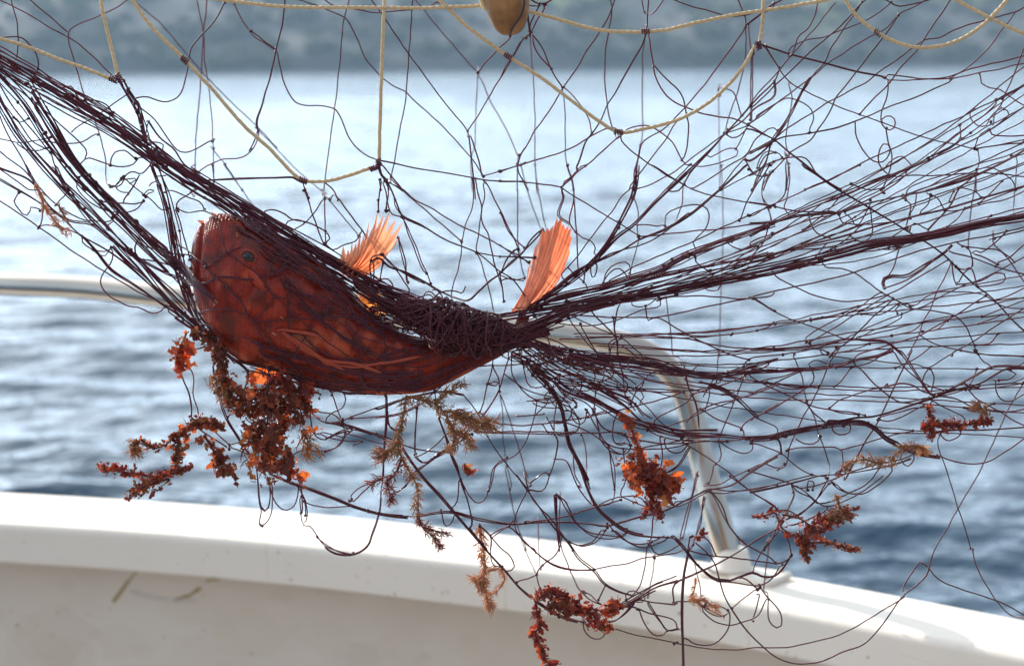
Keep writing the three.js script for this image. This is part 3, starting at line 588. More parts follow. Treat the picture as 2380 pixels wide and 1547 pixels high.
D: `2/3@0: 0 180 80 120 180 40 260 -5
560 -10 520 140 470 230 390 300 350 430 300 490 240 570 100 720 0 850
700 20 620 110 550 200 460 300 380 400 330 450
930 10 830 110 720 230 620 310 480 430 370 540 200 700 0 880
330 400 470 325 620 300 760 240 900 190 1020 130 1080 90 1160 20
860 120 760 260 680 380 630 500 540 600 470 710 400 820 330 940 250 1060 180 1160 150 1290 100 1380 40 1530
1440 -5 1350 50 1210 120 1130 220 1000 290 870 360 760 440 630 520 530 610 380 720 200 860 0 1010
1160 10 1220 45 1300 40 1420 10
1640 -10 1560 120 1480 230 1420 320 1370 400 1250 520 1190 610 1130 680 1030 790 900 920
1210 120 1150 220 1080 310 970 450 870 580 780 700 700 800 640 930 560 1050 480 1150 360 1220
2260 50 2180 90 1900 170 1680 240 1560 300 1430 325 1360 370 1200 490 1050 590 950 670 800 750 700 800 560 890 460 950 300 1050 200 1130 0 1240
2190 90 2090 220 1980 370 1830 520 1650 640
2/2@0: 60 350 180 390 330 440 600 510 850 575 1110 630
1110 610 1250 620 1400 640 1600 630 1800 560 1930 530 2100 490 2260 450
1110 640 1250 655 1450 645 1650 640 1850 600 2050 560 2260 515
120 360 200 480 260 580 350 680 480 750 640 825 760 880 900 930 1070 990 1200 1040 1400 1110 1600 1160 1850 1210
@-3: 1130 660 1130 720 1110 800 1070 920 1065 980 1100 1040 1160 1055 1190 1000 1170 955 1120 945 1080 970
@-3: 1110 1050 1130 1160 1160 1280 1130 1410 1080 1547
2/2@0: 1650 650 1500 720 1350 790 1150 860 950 950 700 1040 600 1060 430 1090 280 1110 200 1140 0 1250
@-4: 850 990 860 1100 930 1240 1010 1310 1090 1310 1130 1240 1130 1180 1090 1170 1050 1230 1040 1320 1110 1410
2260 680 2100 770 1860 890 1750 950 1600 1010 1400 1110 1050 1270 880 1350 680 1460 460 1547
1880 640 1880 670 1950 710 2040 730 2100 770 2260 875
@-5: 2260 330 2200 500 2130 680 2090 770 2060 850 2000 930 1990 1000
2/3@0: 2260 860 2130 950 1980 1050 1850 1130 1700 1200 1500 1290 1300 1380 1150 1440 1000 1500 880 1547
1970 1070 1990 1100 2260 1105
@-3: 2080 880 2040 900 1980 970 1960 1020 1900 1030 1840 990 1820 930 1850 890
2060 880 2110 920 2060 980 1940 1060
2030 830 1800 1030 1600 1180 1450 1300 1250 1420 1110 1530
1850 1210 2000 1190 2260 1135
1850 1215 2100 1175 2260 1163
@-5: 1860 1230 1870 1310 1850 1400 1840 1547
@-3: 1950 1050 1870 1100 1830 1200
2260 1200 2050 1280 1800 1350 1650 1400 1300 1530
2/3@0: 2260 1205 2100 1300 1900 1400 1700 1480 1450 1547
1180 1440 1300 1435 1600 1430 1850 1415 2000 1415 2260 1445
1850 1380 1950 1360 2080 1420 2150 1480 2170 1547
1100 1360 1140 1310 1240 1270 1310 1340
3/3@0: 0 1050 100 1090 200 1140 320 1240 440 1330 550 1420 650 1490 750 1547
@-6: 330 700 350 800 330 950 310 1050 300 1160 320 1250
180 1170 150 1300 80 1450 30 1547
@-6: 300 1250 320 1330 330 1430 310 1547
@-4: 310 1260 230 1340 160 1420 120 1500 100 1547
70 1370 90 1300 150 1240 220 1240 270 1270
0 1380 60 1430 130 1430 180 1410
0 1430 130 1340 260 1290 360 1275 440 1280
2/3@0: 0 1310 170 1170 310 960 380 830 500 620
40 960 180 860 300 800 400 820 490 880 520 960 480 1060
@-8: 0 190 20 450 20 700 15 980
130 370 180 460 240 550`,
I: `2/3@0: 0 780 180 730 400 670 700 600 1000 510 1300 430 1600 360 1900 270 2270 165
4/6@0: 0 580 230 460 500 340 800 230 1000 140 1200 60 1380 -20
3/4@0: 0 480 200 465 400 420 600 400 760 380 900 330 1100 280 1330 235 1450 210 1700 120 1860 60
0 650 230 550 500 450 720 400 900 320 1100 220 1300 70
0 420 150 340 290 280 500 180 800 50 900 0
0 300 140 320 300 360 500 380 700 380
3/4@-1: 430 0 540 70 650 150 780 230 920 310 1030 380 1150 450 1280 530 1480 650 1600 740 1680 820 1850 980 1950 1050 2050 1150 2150 1260 2270 1370
@-6: 150 80 110 160 100 250 150 340 180 440
@-4: 290 0 290 150 270 250 160 340
@-5: 320 20 330 130 300 270 280 350 320 400
730 410 740 460 850 480 1000 480 1150 460 1300 430
@-3: 490 420 510 490 560 560 670 600
@-3: 780 400 840 450 860 500 920 420 980 290
1000 350 1010 450 1020 560 980 620 900 630 840 590 800 560
@-3: 1270 280 1330 330 1320 400 1290 520
@-4: 1370 250 1360 320 1320 410
1490 260 1470 320 1400 390
1450 230 1540 270 1580 340
1300 530 1310 490 1350 470 1390 490
2/2@-2: 1860 60 1780 130 1700 200 1650 300 1590 380 1520 450 1450 530
1720 190 1830 210 1900 250
@-8: 1850 80 1840 200 1820 350 1800 550 1790 680
@-8: 2190 0 2170 200 2160 350
2270 200 2100 280 1950 310 1800 350 1650 380 1600 370
0 830 350 760 550 690 680 670 710 690
0 1085 250 1020 500 970 850 880 1100 800 1400 700 1700 630 2000 570 2270 500
600 820 750 840 860 880 970 960 1080 1040 1180 1090 1280 1150 1450 1180 1660 1220 1740 1290 1810 1440 1850 1547
200 890 400 1010 600 1090 800 1120 950 1110 1150 1060 1280 990 1500 860 1640 780
4/6@-1: 1100 1000 1090 940 1140 910 1280 900 1400 830 1580 720 1650 650
1110 1000 1200 970 1350 890 1500 780
@-5: 1210 690 1170 830 1130 900
30 1085 200 1190 350 1260 580 1340 780 1420
3/3@0: 0 1500 300 1495 600 1460 800 1420 950 1430 1100 1440 1180 1490 1240 1547
270 1547 500 1500 750 1430 1000 1310 1220 1220 1400 1160 1700 1000 1900 930 2050 850 2270 735
470 1450 450 1420 560 1340 850 1180 1080 1030
490 1450 700 1330 920 1190 1150 1060
650 1540 850 1380 1000 1230 1150 1100
850 1410 1100 1350 1360 1280 1660 1220 1900 1150 2270 1060
870 1547 1100 1470 1380 1380 1600 1260 1780 1150 1920 1060
900 1400 1150 1290 1250 1230
1220 1220 1200 1190 1240 1150 1330 1145
1380 1380 1500 1450 1700 1500 1900 1535 2270 1547
1640 1540 1810 1440 2000 1310 2150 1220 2270 1145
@-4: 1650 800 1590 930 1530 1050 1480 1180 1430 1270 1380 1400 1300 1547
1660 800 1690 970 1760 880 1830 830
1690 830 1750 860 1810 840 1850 930 1860 1000
1370 1130 1420 1080 1520 1040 1700 1030 1820 1040 1920 1060 1990 1110 2100 1160 2270 1170
1690 970 1760 970 1900 940 2000 880 2090 900 2070 950 1980 980 1860 990
@-5: 2000 560 2000 640 2060 700 2130 780 2270 980
2/3@0: 1640 710 1800 750 2040 840 2270 900
1730 660 1900 680 2020 690 2150 780
1700 640 1800 690 1830 800
2100 540 2000 640 1900 720 1860 700 1820 720 1880 740
1990 600 2150 560 2270 520
2270 640 2120 770 2060 790 2030 810`,
H: `9/13@0: 150 1200 500 1060 800 1000 1050 930 1300 850 1500 740 1700 660 1900 590 2239 480
8/20@0: 100 1210 450 1140 800 1060 1200 960 1600 880 2000 800 2239 745
7/8@0: 200 1170 450 1020 620 880 750 800 900 600 1000 420 1080 250 1110 100 1120 0
4/7@0: 250 1150 650 890 800 740 950 590 1100 480 1250 330 1400 180 1500 80 1580 0
3/4@0: 780 790 1000 690 1130 610 1350 520 1550 400 1650 320 1800 190 1950 50 2000 0
750 800 900 720 1200 630 1350 540 1550 380
880 960 1100 830 1350 720 1580 620 1900 470 2100 380 2239 330
1000 1000 1300 900 1600 830 1800 770 2000 690 2239 580
2/3@0: 1100 1050 1500 930 1800 860 2000 800 2239 740
1130 580 1300 570 1500 545 1800 515 2000 490 2239 460
0 130 170 135 300 150 500 180 540 210 700 310 880 420 1000 490 1130 575
2/4@0: 700 0 620 60 580 110 540 140 500 190 520 260 480 410
590 120 605 250 580 380 570 480
@-2: 600 240 610 400 625 560 630 730 635 860
550 0 580 100
1100 170 1000 260 890 410 800 520 740 600 640 740 560 830 500 900
620 550 680 600 740 620 780 680 770 730
@-8: 140 0 145 300 145 600 170 800 200 920
@-14: 170 0 230 230 330 510
@-14: 285 0 310 200 370 500
@-2: 0 390 60 520 140 630 200 680
0 650 130 740 240 790
0 745 280 750
2/3@0: 0 870 100 790 200 690 340 540
20 850 60 750 130 680
0 940 70 920 210 940
@-3: 0 880 30 1110
550 830 620 900 700 970
850 980 860 900 910 830 980 800 1040 800 1070 840 1060 900
800 1010 900 870 960 840 1010 870 1040 920
740 850 760 930 790 830
690 870 680 950
@-6: 1100 280 1130 380 1120 520 1130 620 1100 740 1060 890
1240 0 1340 60 1480 150 1600 210 1800 260 2000 300 2180 325 2239 340
@-8: 1490 170 1480 330 1440 420
@-2: 1360 390 1500 330 1600 320 1670 340 1700 410 1680 500 1600 590 1570 630 1590 680
1130 490 1200 490 1290 500 1340 490
@-20: 1800 0 1815 300 1810 700 1795 1100 1785 1547
2200 0 2100 150 2030 270 1950 450
@-5: 2170 80 2140 200 2150 290 2200 380 2210 460
@-3: 2180 500 2150 620 2060 720 2000 780
1870 650 1950 690 2030 690 2100 660
1590 780 1650 830 1710 860
3/4@0: 1480 760 1500 730 1560 725 1590 750
2239 1045 2060 1085 1800 1075 1500 1065 1300 1090
2060 1085 1700 1150 1400 1220 1250 1245 1000 1240 700 1230 500 1220
2080 1090 2239 1190
1190 1150 1210 1270 1250 1250 1300 1250 1400 1310 1600 1420 1750 1490 1880 1547
1080 1110 1080 1150 1120 1165 1200 1155 1280 1100
1680 1020 1750 1030 1790 1020 1810 960
320 1270 450 1280 600 1300 750 1300 900 1270 1000 1240 1150 1180 1300 1140
500 1200 700 1280 900 1370 1000 1410 1080 1480 1160 1547
560 1250 650 1370 740 1480 800 1547
720 1150 780 1230 860 1310 930 1380 950 1430
2/2@-1: 960 1160 940 1260 930 1350 960 1450 950 1547
@-8: 1360 1100 1380 1250 1400 1400 1410 1547
990 1400 1100 1395 1300 1405 1600 1440 1780 1480 2000 1500 2239 1505
980 1410 920 1450 890 1547`,
Q: `9/15@0: 930 600 1100 570 1250 610 1450 650 1700 675 1900 690 2050 740 2200 770 2400 780
9/12@0: 930 620 1080 700 1200 790 1300 870 1450 920 1600 1000 1750 1080 1900 1120 2050 1160 2400 1170
6/9@0: 1000 650 1100 780 1200 880 1260 980 1290 1100 1320 1230 1370 1340 1420 1440 1460 1547
6/16@0: 1020 560 1200 700 1400 800 1600 900 1720 960 1800 1050 1900 1110
4/13@0: 1050 500 1200 560 1400 640 1600 700 1850 740 2100 770
4/26@0: 1050 640 1150 720 1300 780 1450 800 1600 850 1750 880
4/20@0: 1080 740 1180 800 1260 900 1350 960 1420 1060
1200 780 1350 760 1520 850 1650 860 1900 870 2100 880
1030 800 1060 840 1150 840
930 630 930 750 1000 870 1080 930 1180 960
2/3@0: 910 650 870 770 840 870 740 1030 640 1130 500 1250 350 1370 280 1410 190 1540
800 690 840 780 845 870
790 730 760 850 710 1020
780 840 800 820 840 830 820 850
@-10: 850 900 870 1050 870 1200 900 1400 930 1547
@-8: 850 900 930 1120 1000 1350 1040 1480
1100 940 1080 1060 1020 1220 960 1300 880 1340 820 1380 800 1470 780 1547
680 1160 1200 1165 1700 1165
810 1090 950 1110 1140 1100 1300 1080 1600 1020 1850 960 2000 920 2100 880
600 900 700 1030 770 1190 870 1340 960 1450 1040 1540
0 1055 120 1040 270 990 400 880 600 700
2/3@0: 0 1000 200 930 450 880 600 900
4/4@0: 72 900 75 1100 60 1300 50 1500
80 1000 90 1120 140 1150 180 1150
@-4: 290 970 270 1200 280 1320 330 1360 380 1340
0 1170 80 1200 250 1270 420 1300 520 1310
2/3@0: 430 1040 480 1180 520 1310 570 1440 610 1547
300 1310 430 1220 500 1150
2/2@-1: 1210 1160 1240 1200 1230 1300 1190 1440 1140 1547
1140 1100 1180 1160 1210 1170 1220 1050 1240 930
@-5: 1350 1340 1360 1440 1400 1520
@-6: 1400 1150 1430 1250 1440 1400
1340 1000 1340 1060 1390 1100 1430 1080 1440 1000
1300 1080 1420 1130 1500 1180 1580 1240 1640 1290 1700 1300 1740 1250
1650 1040 1620 1150 1640 1240 1700 1240
1480 1000 1550 1120 1700 1180 1850 1220 2000 1235 2150 1230
@-3: 1590 1250 1610 1400 1630 1547
1690 1275 1850 1280 2000 1270 2200 1225 2400 1230
@-2: 1620 380 1650 600 1690 800 1700 900
1400 430 1500 600 1600 720 1720 830
1560 720 1700 850 1850 980 1960 1100 2100 1200
1600 600 1590 560 1640 520
1830 820 1780 860 1740 950
1800 870 1830 920 1800 960
1900 1080 2000 1010 2120 950
3/5@-2: 2100 700 2130 850 2180 960 2200 1100
1260 620 1330 690 1420 700 1500 760 1480 840
1320 760 1360 860 1440 890 1500 850
1130 760 1190 860 1230 850 1260 790`,
L: `6/9@0: 300 60 700 80 1000 130 1300 180 1450 200 1700 170 1960 150
4/6@0: 1400 200 1550 180 1700 140 1960 65
4/6@0: 1350 250 1500 290 1640 380 1760 490 1840 550
1840 550 1900 580 1960 610
3/6@0: 560 300 750 420 900 550 1000 590 1130 640 1300 650 1500 660 1700 680 1960 690
500 400 640 450 780 530 900 590 1000 660 1080 690 1250 720 1500 720 1700 705
570 270 700 290 860 310 1100 320 1300 320 1500 290
@-3: 550 300 540 450 570 600 580 680 640 760 680 790 760 800 780 770
700 530 680 640 700 730 760 745 800 730
480 480 560 620 640 740 720 770 860 780 1000 760 1150 730 1300 710
@-1: 1050 700 1070 800 1050 950 1030 1150 1000 1320 980 1480
@-4: 660 780 690 900 700 1040 680 1170 640 1200 580 1200
540 1230 640 1180 760 1150 900 1160
760 1150 830 1180 950 1230
750 1150 740 1100 780 1030
1080 700 1100 770 1200 800 1260 740
2/3@0: 1280 750 1200 880 1120 940 1080 950
1260 740 1400 830 1560 940 1750 1100 1960 1240
2/2@0: 0 1325 250 1330 500 1345 620 1360 750 1330 900 1290 1000 1270
0 1330 300 1280 530 1210 740 1150
2/3@0: 1000 1270 1100 1240 1200 1190 1300 1140 1420 1090 1600 1050 1750 950 1880 870 1960 825
1420 1070 1500 1060 1600 1010 1750 940 1850 900 1960 930
1420 1110 1560 1120 1750 1090 1960 1055
1080 1210 1200 1210 1320 1150 1410 1100
@-6: 1340 960 1280 1180 1230 1360 1200 1500
@-6: 1460 900 1420 1050
@-5: 1380 1150 1360 1350 1290 1530
@-6: 1440 1110 1500 1200 1570 1350 1680 1500
1350 450 1480 540 1610 590 1700 630
@-6: 1500 0 1490 150
1440 350 1410 450 1390 500
@-4: 1700 200 1640 350 1560 560 1500 700 1520 800
1300 340 1500 280 1700 200 1900 100
1290 500 1450 420 1600 390 1760 340 1960 255
1100 600 1250 550 1400 480 1600 410
1680 600 1700 570 1800 510 1960 425
1500 700 1600 760 1700 790 1750 770 1760 730
@-4: 330 870 380 1000 450 1120 520 1190
5/6@0: 300 580 330 730 390 840 440 950 490 1090 560 1220 640 1300 750 1380 850 1420 1000 1440 1150 1450 1210 1490 1260 1547
640 1360 760 1480 870 1520 960 1510 1080 1460
230 1130 260 1130 330 1250 440 1380 540 1440 680 1450 780 1430 790 1400
0 980 60 1150 200 1300 320 1470 370 1547
2/3@-3: 230 1120 240 1300 270 1547
340 1480 420 1510 520 1480 600 1380
860 300 920 240 980 190 1060 170
420 200 440 280 410 340`,
K: `6/6@0: -433 956 -280 1020 -129 1070 0 1120 100 1160 250 1220 450 1270 680 1290
4/5@0: 680 1290 900 1250 1000 1250 1150 1290 1300 1320 1450 1340 1600 1330 1934 1330
4/6@0: 0 560 120 580 270 620 400 660 460 700
2/3@0: 0 690 100 650 200 630
@-3: 435 1080 420 1260 370 1420 320 1510 260 1560 150 1570 40 1520 -60 1440
2/3@0: 500 1110 560 1100 640 1030 720 940 800 870 880 800 1000 740
4/5@0: 560 700 660 860 760 990 900 1140 1000 1260 1100 1380 1250 1547
2/3@0: 980 800 1030 900 1060 1030 1100 1140 1130 1270 1140 1350
1040 1010 1030 1090 1020 1180 990 1220
1060 1030 1120 1140 1180 1190 1240 1160 1270 1060 1300 930 1360 860 1410 845
700 830 760 870 840 840 930 790
@-10: 1400 900 1450 1200 1500 1400 1560 1547
870 460 920 620 990 800
1140 645 1500 645 1760 650 1934 655
130 550 300 480 480 420 660 360 850 320
130 545 400 520 600 490 720 420
190 1160 230 1100 300 1060 370 1040
200 1170 300 1090 400 1000
50 350 60 320 130 310 160 370 130 450 70 480 0 540
@-4: 40 310 80 420 140 580 150 650 100 740 0 790
150 660 280 700 430 740
470 550 500 610 560 640 600 610
@-4: 710 440 700 650 700 800
@-1: 900 1280 930 1380 980 1350 1000 1290
1590 1030 1540 1130 1470 1280 1470 1350 1540 1480 1640 1547
1700 960 1590 1040
1280 1450 1340 1410 1400 1390 1450 1340
1180 1350 1280 1440 1280 1547
2/3@-2: 1780 1120 1790 1300 1820 1500
1790 1130 1870 1200 1934 1340`,
J: `2/3@-1: 850 330 880 440 930 560 950 680 960 790
870 330 930 390 950 460 940 560 980 700 1000 770
2/3@0: 1120 320 1130 420 1170 580 1230 760
1240 990 1320 960 1420 930
1250 1010 1330 1040 1470 1110
2/3@0: 1330 930 1400 1030 1460 1090
1860 1020 1960 1035 2080 1020 2170 960 2200 900 2239 880
1880 660 1990 720 2100 740 2160 790 2239 850
1900 700 2000 800 2090 810 2239 770
1940 900 2020 950 2060 920 2239 850
2/3@-2: 1480 1190 1490 1280 1500 1400 1520 1490 1550 1510 1575 1450 1580 1350 1560 1240
@-4: 1530 1200 1580 1340 1630 1460 1700 1520 1760 1500 1800 1430 1810 1330
1800 1270 1830 1380 1840 1547
1770 1270 1840 1350 1870 1450 1875 1547
1300 700 1350 560 1390 480
1480 700 1510 800 1500 960`,
N: `@-4: 2120 370 2180 460 2250 510 2400 545
2030 160 2035 240 2045 330 2060 350 2080 300 2070 200 2040 130
2070 170 2140 200 2250 215 2400 205
@-3: 1750 30 1760 150 1775 250 1760 340
@-4: 1840 60 1845 200 1830 300 1780 350`,
O: `2/2@-3: 380 150 370 250 320 400 290 480 220 530 150 545 60 530 0 490
4/5@0: 980 370 1100 520 1220 650 1320 770 1420 860
3/3@0: 1270 360 1380 470 1480 560 1560 610 1680 640 1830 640
2/3@0: 1300 0 1420 170 1560 360 1650 450 1730 570 1830 650 1900 740 1990 790 2090 820
1830 640 1860 630 2050 600 2200 560 2400 525
1130 430 1210 370 1250 350
1050 350 1130 430 1200 510 1260 560 1290 630 1250 660 1190 640
1130 430 1130 600 1160 640
1310 740 1380 720 1440 690
1440 680 1450 740 1480 800 1530 850
@-10: 1320 400 1370 530 1440 680
@-10: 1450 350 1460 600
1450 650 1500 600 1570 540 1600 480 1610 420
@-6: 1600 150 1600 450 1650 600 1730 780 1760 800
2/3@-2: 1570 150 1580 400
1570 150 1640 200 1700 330 1790 400 1900 430 2020 430 2060 390
1650 450 1750 480 1850 450 1920 350
2/2@0: 1740 790 1800 850 1900 890 2000 900 2100 900 2200 940 2370 985
1740 790 1790 800 1880 870 2000 880
6/7@0: 1430 850 1480 880 1600 960 1700 990 1800 1010 1850 1010
1960 1045 2100 1090 2250 1120 2400 1145
1760 1030 1770 1080 1820 1120 1870 1120 1910 1080 1910 1040
2200 460 2180 600 2140 750 2100 810 2050 850
@-8: 2240 570 2220 700 2200 800
5/8@0: 1840 940 2000 900 2120 840 2250 760 2400 710
2/3@0: 2120 850 2250 870 2400 880
3/5@0: 2100 860 1980 980 1850 1000
2130 900 2180 1020 2250 1090 2290 1090
2/4@-2: 2200 880 2280 1000 2330 1060 2400 1050
1900 770 1860 850
1960 370 2060 450 2160 490 2240 470 2330 430
2210 480 2260 550 2320 540 2400 495
2040 830 2080 790 2130 800 2180 830 2150 870 2100 850`,
P: `3/4@0: -20 410 60 490 130 580 200 650 280 710 380 720
2/2@0: 380 720 460 690 540 665 600 690 680 690 740 640 790 560
120 520 280 550 450 570 600 590 700 605 770 580 800 550
2/3@0: 0 750 150 670 300 600 420 530 540 450 640 390 700 360
260 120 340 230 380 350 470 460 560 520 660 570 700 610
2/2@0: 150 460 230 530 280 600 310 700 350 830 420 950 500 1060 600 1160 700 1240 820 1280 920 1280 1020 1260 1150 1200 1290 1150 1400 1040 1480 930 1560 820 1650 750 1720 680 1740 620
280 720 400 735 500 755 590 770
440 690 500 710 570 770
590 770 660 740 710 680 740 620
@-4: 600 780 640 840 700 900 740 980 740 1040 700 1055 660 1010 650 920 650 850
@-3: 560 800 450 890 400 930
@-4: 580 800 550 920 530 970
630 860 580 960 480 1010 380 1030 280 1000 200 930
0 870 100 870 200 850
4/4@-1: 118 420 95 560 70 700 60 860 60 1000 65 1150 70 1320 74 1560
0 1140 200 1170 400 1180 600 1165 800 1160 950 1130 1150 1070 1300 990 1450 890 1560 820
@-2: 1740 640 1690 610 1640 680 1570 800
1740 640 1800 710 1950 780 2150 840 2250 880 2400 965
@-3: 2030 500 2050 600 2130 760 2200 860 2290 950
380 930 385 1040 330 1130 270 1170 150 1170 90 1130
@-8: 160 0 110 200 60 420
@-8: 210 170 130 480
220 430 290 550
0 200 100 180 230 110 400 120 600 100 800 50 950 10
380 0 530 110 700 220
830 70 950 160 1020 210 1100 200 1170 170 1250 130
1100 60 1160 110 1250 130 1340 80 1430 10
@-2: 1060 60 950 190 860 260 760 310 700 400 600 520 550 620
@-4: 830 130 790 240 750 300
@-8: 660 480 630 700 620 800
690 240 780 240 860 290 930 350
2/3@0: 800 340 920 300 1050 230
740 380 780 450 800 540
200 900 240 940 330 970 380 940 320 900 220 890
170 870 260 930 340 960
@-6: 150 640 180 760 190 830`,
M: `7/8@0: -40 690 150 680 300 640 500 600 700 570 870 560 960 600 1050 680 1150 730 1230 780
4/4@0: 1150 730 1230 780 1330 810 1470 830
1470 830 1570 870 1700 895 1800 895 1900 870 2000 800 2150 700
3/5@0: 0 150 200 160 350 150 500 150 700 120 850 70 1000 40 1100 0
0 80 200 50 400 20 550 0
0 200 80 250 200 310 330 370 470 430 560 460 640 470 760 480 900 510
560 30 700 60 850 80 1000 90 1150 110 1300 120 1390 145 1500 80 1630 0
1640 5 1800 35 2000 45 2150 52
460 130 470 95 530 80 600 110 700 110 800 80
0 260 200 230 450 160 620 150
0 355 150 290 320 210 500 150 650 130
2/2@0: 810 110 880 170 950 250 1010 295 1100 275 1180 260 1270 280 1330 320 1400 340
1010 300 1100 370 1160 400 1250 390 1360 370 1450 360
0 530 150 460 300 370 430 290 490 230 490 190 470 140
430 400 500 490 590 570
3/4@0: 600 545 700 545 820 520 950 510 1100 470 1250 420 1400 370 1500 330 1600 300 1700 280 1790 280
630 465 700 490 850 505
640 460 700 410 800 370 950 320 1080 290
1000 520 1200 460 1380 430
1000 540 1080 550 1180 520 1350 430
@-5: 350 80 400 200 440 400 490 500 530 640 570 750 610 880
@-4: 690 0 620 100 560 260 500 380 440 480 390 580 320 730 280 900
2/3@-3: 1260 0 1180 160 1100 330 1050 440 980 580 900 700 830 830 740 1000
2/3@0: 1150 0 1220 80 1300 200 1390 330
1110 0 1150 80 1270 200 1400 280 1500 310
@-3: 1380 150 1350 200 1340 290
@-4: 1400 150 1420 200 1400 330
3/4@0: 1400 350 1530 310 1640 250 1750 190 1870 130 2000 120 2150 130
2/4@0: 1410 350 1550 320 1700 290 1800 260 1900 200 2000 150 2150 155
1520 310 1600 280 1660 250 1690 280
1750 0 1800 80 1860 120
2000 160 2060 180 2000 230 1920 230
@-3: 1900 230 1900 310 1950 380 2000 390 2150 310
@-2: 1700 310 1780 390 1850 430 1940 480 2030 540 2150 600
2/3@0: 1480 360 1600 380 1720 440 1850 470 2000 480 2150 455
1410 390 1550 470 1680 540
2/3@0: 1400 640 1600 620 1800 620 2150 598
1000 630 1200 640 1400 640
@-6: 2150 190 2050 370 1980 500 1900 660 1830 820 1760 970 1680 1100 1620 1200 1540 1350 1430 1540 1390 1672
@-3: 1470 760 1520 900 1580 1080 1630 1250 1680 1400 1720 1547
300 790 400 770 550 770 680 770 710 790 830 760 950 720 1100 680 1280 640
100 750 250 810 380 920 500 980 600 990
0 960 150 870 250 810
0 950 200 1010 330 1050 380 1080 500 1070 640 1020 800 960 1000 900 1200 860 1300 810
2/3@0: 0 1100 200 1060 400 1010 550 970 700 960 900 930 1100 890 1250 840
330 1050 380 1110 500 1170 520 1200 650 1190 720 1160 850 1100 950 1030 1000 960 1030 920
640 1030 720 1090 850 1115 950 1070 1100 920
1180 830 1200 890 1240 910 1280 860 1280 820
@-4: 720 800 730 900 680 980
350 680 420 720 500 710 540 660
640 620 700 660 780 630
440 1050 450 1000 500 1020 480 1060
@-3: 330 1060 350 1130 290 1270
@-2: 600 1000 560 1090 500 1180 440 1230 380 1280 250 1330 180 1450 110 1547
1480 660 1530 700 1600 680 1640 640`,
};
TRACED.G = `240 30 225 150 215 290
280 40 290 150 270 300
255 40 280 130 320 290
2/2@0: 250 0 310 100 360 220 400 310 450 340 540 380 620 430 700 480 780 520 860 550 980 600 1060 660 1150 740 1250 800 1330 900
310 60 400 110 500 190 620 250 730 320 850 390 1000 460 1100 510 1200 570 1300 620 1400 690
@-6: 330 50 440 160 560 260 700 380 860 520
@-3: 945 30 955 150 930 300 890 400 865 500 860 600 830 750 780 940
970 30 990 150 1020 250 1015 320 1030 400 1065 450 1090 560 1120 700 1170 850 1190 980
1035 50 1040 150 1020 260 1000 400 990 500 975 590
1050 60 1130 220 1220 400 1290 540 1300 600
980 600 1100 620 1300 635 1430 640
@-5: 985 610 1010 660 1040 770 1080 900 1110 1050
3/3@0: 1490 420 1400 500 1340 600 1240 680 1160 770 1100 810 1000 900 920 970
1300 570 1220 640 1180 720 1160 770
1150 770 1250 810 1350 800
400 320 470 480 540 650 620 850
@-3: 370 490 420 640 440 830
2/2@0: 220 640 300 710 420 750 560 820 660 880
250 620 330 700 400 800 460 900
165 640 175 870
255 680 220 830
240 810 290 810 330 860`;
const CORDS = `-10 86 60 108 130 135 200 160 262 185
232 -8 245 60 262 130 275 180
298 -10 350 60 430 140 490 205 560 285 630 350 690 412 705 420 760 420 800 410 868 388
480 -6 560 5 650 14 740 17 850 17 980 18 1122 13
893 -10 890 60 885 200 880 375
1010 -10 1090 65 1180 130 1250 175 1330 235 1390 280 1440 307 1500 298 1570 280 1630 250 1690 200 1730 150 1756 104
1222 24 1300 45 1380 67 1460 74 1540 70 1620 52 1700 35 1800 20 1880 7 1960 -8
1775 -10 1772 50 1765 104
1958 -10 1990 35 2040 75 2090 100 2140 110 2200 103 2260 75 2310 35 2350 -10
2205 -10 2280 30 2340 60 2400 86`;

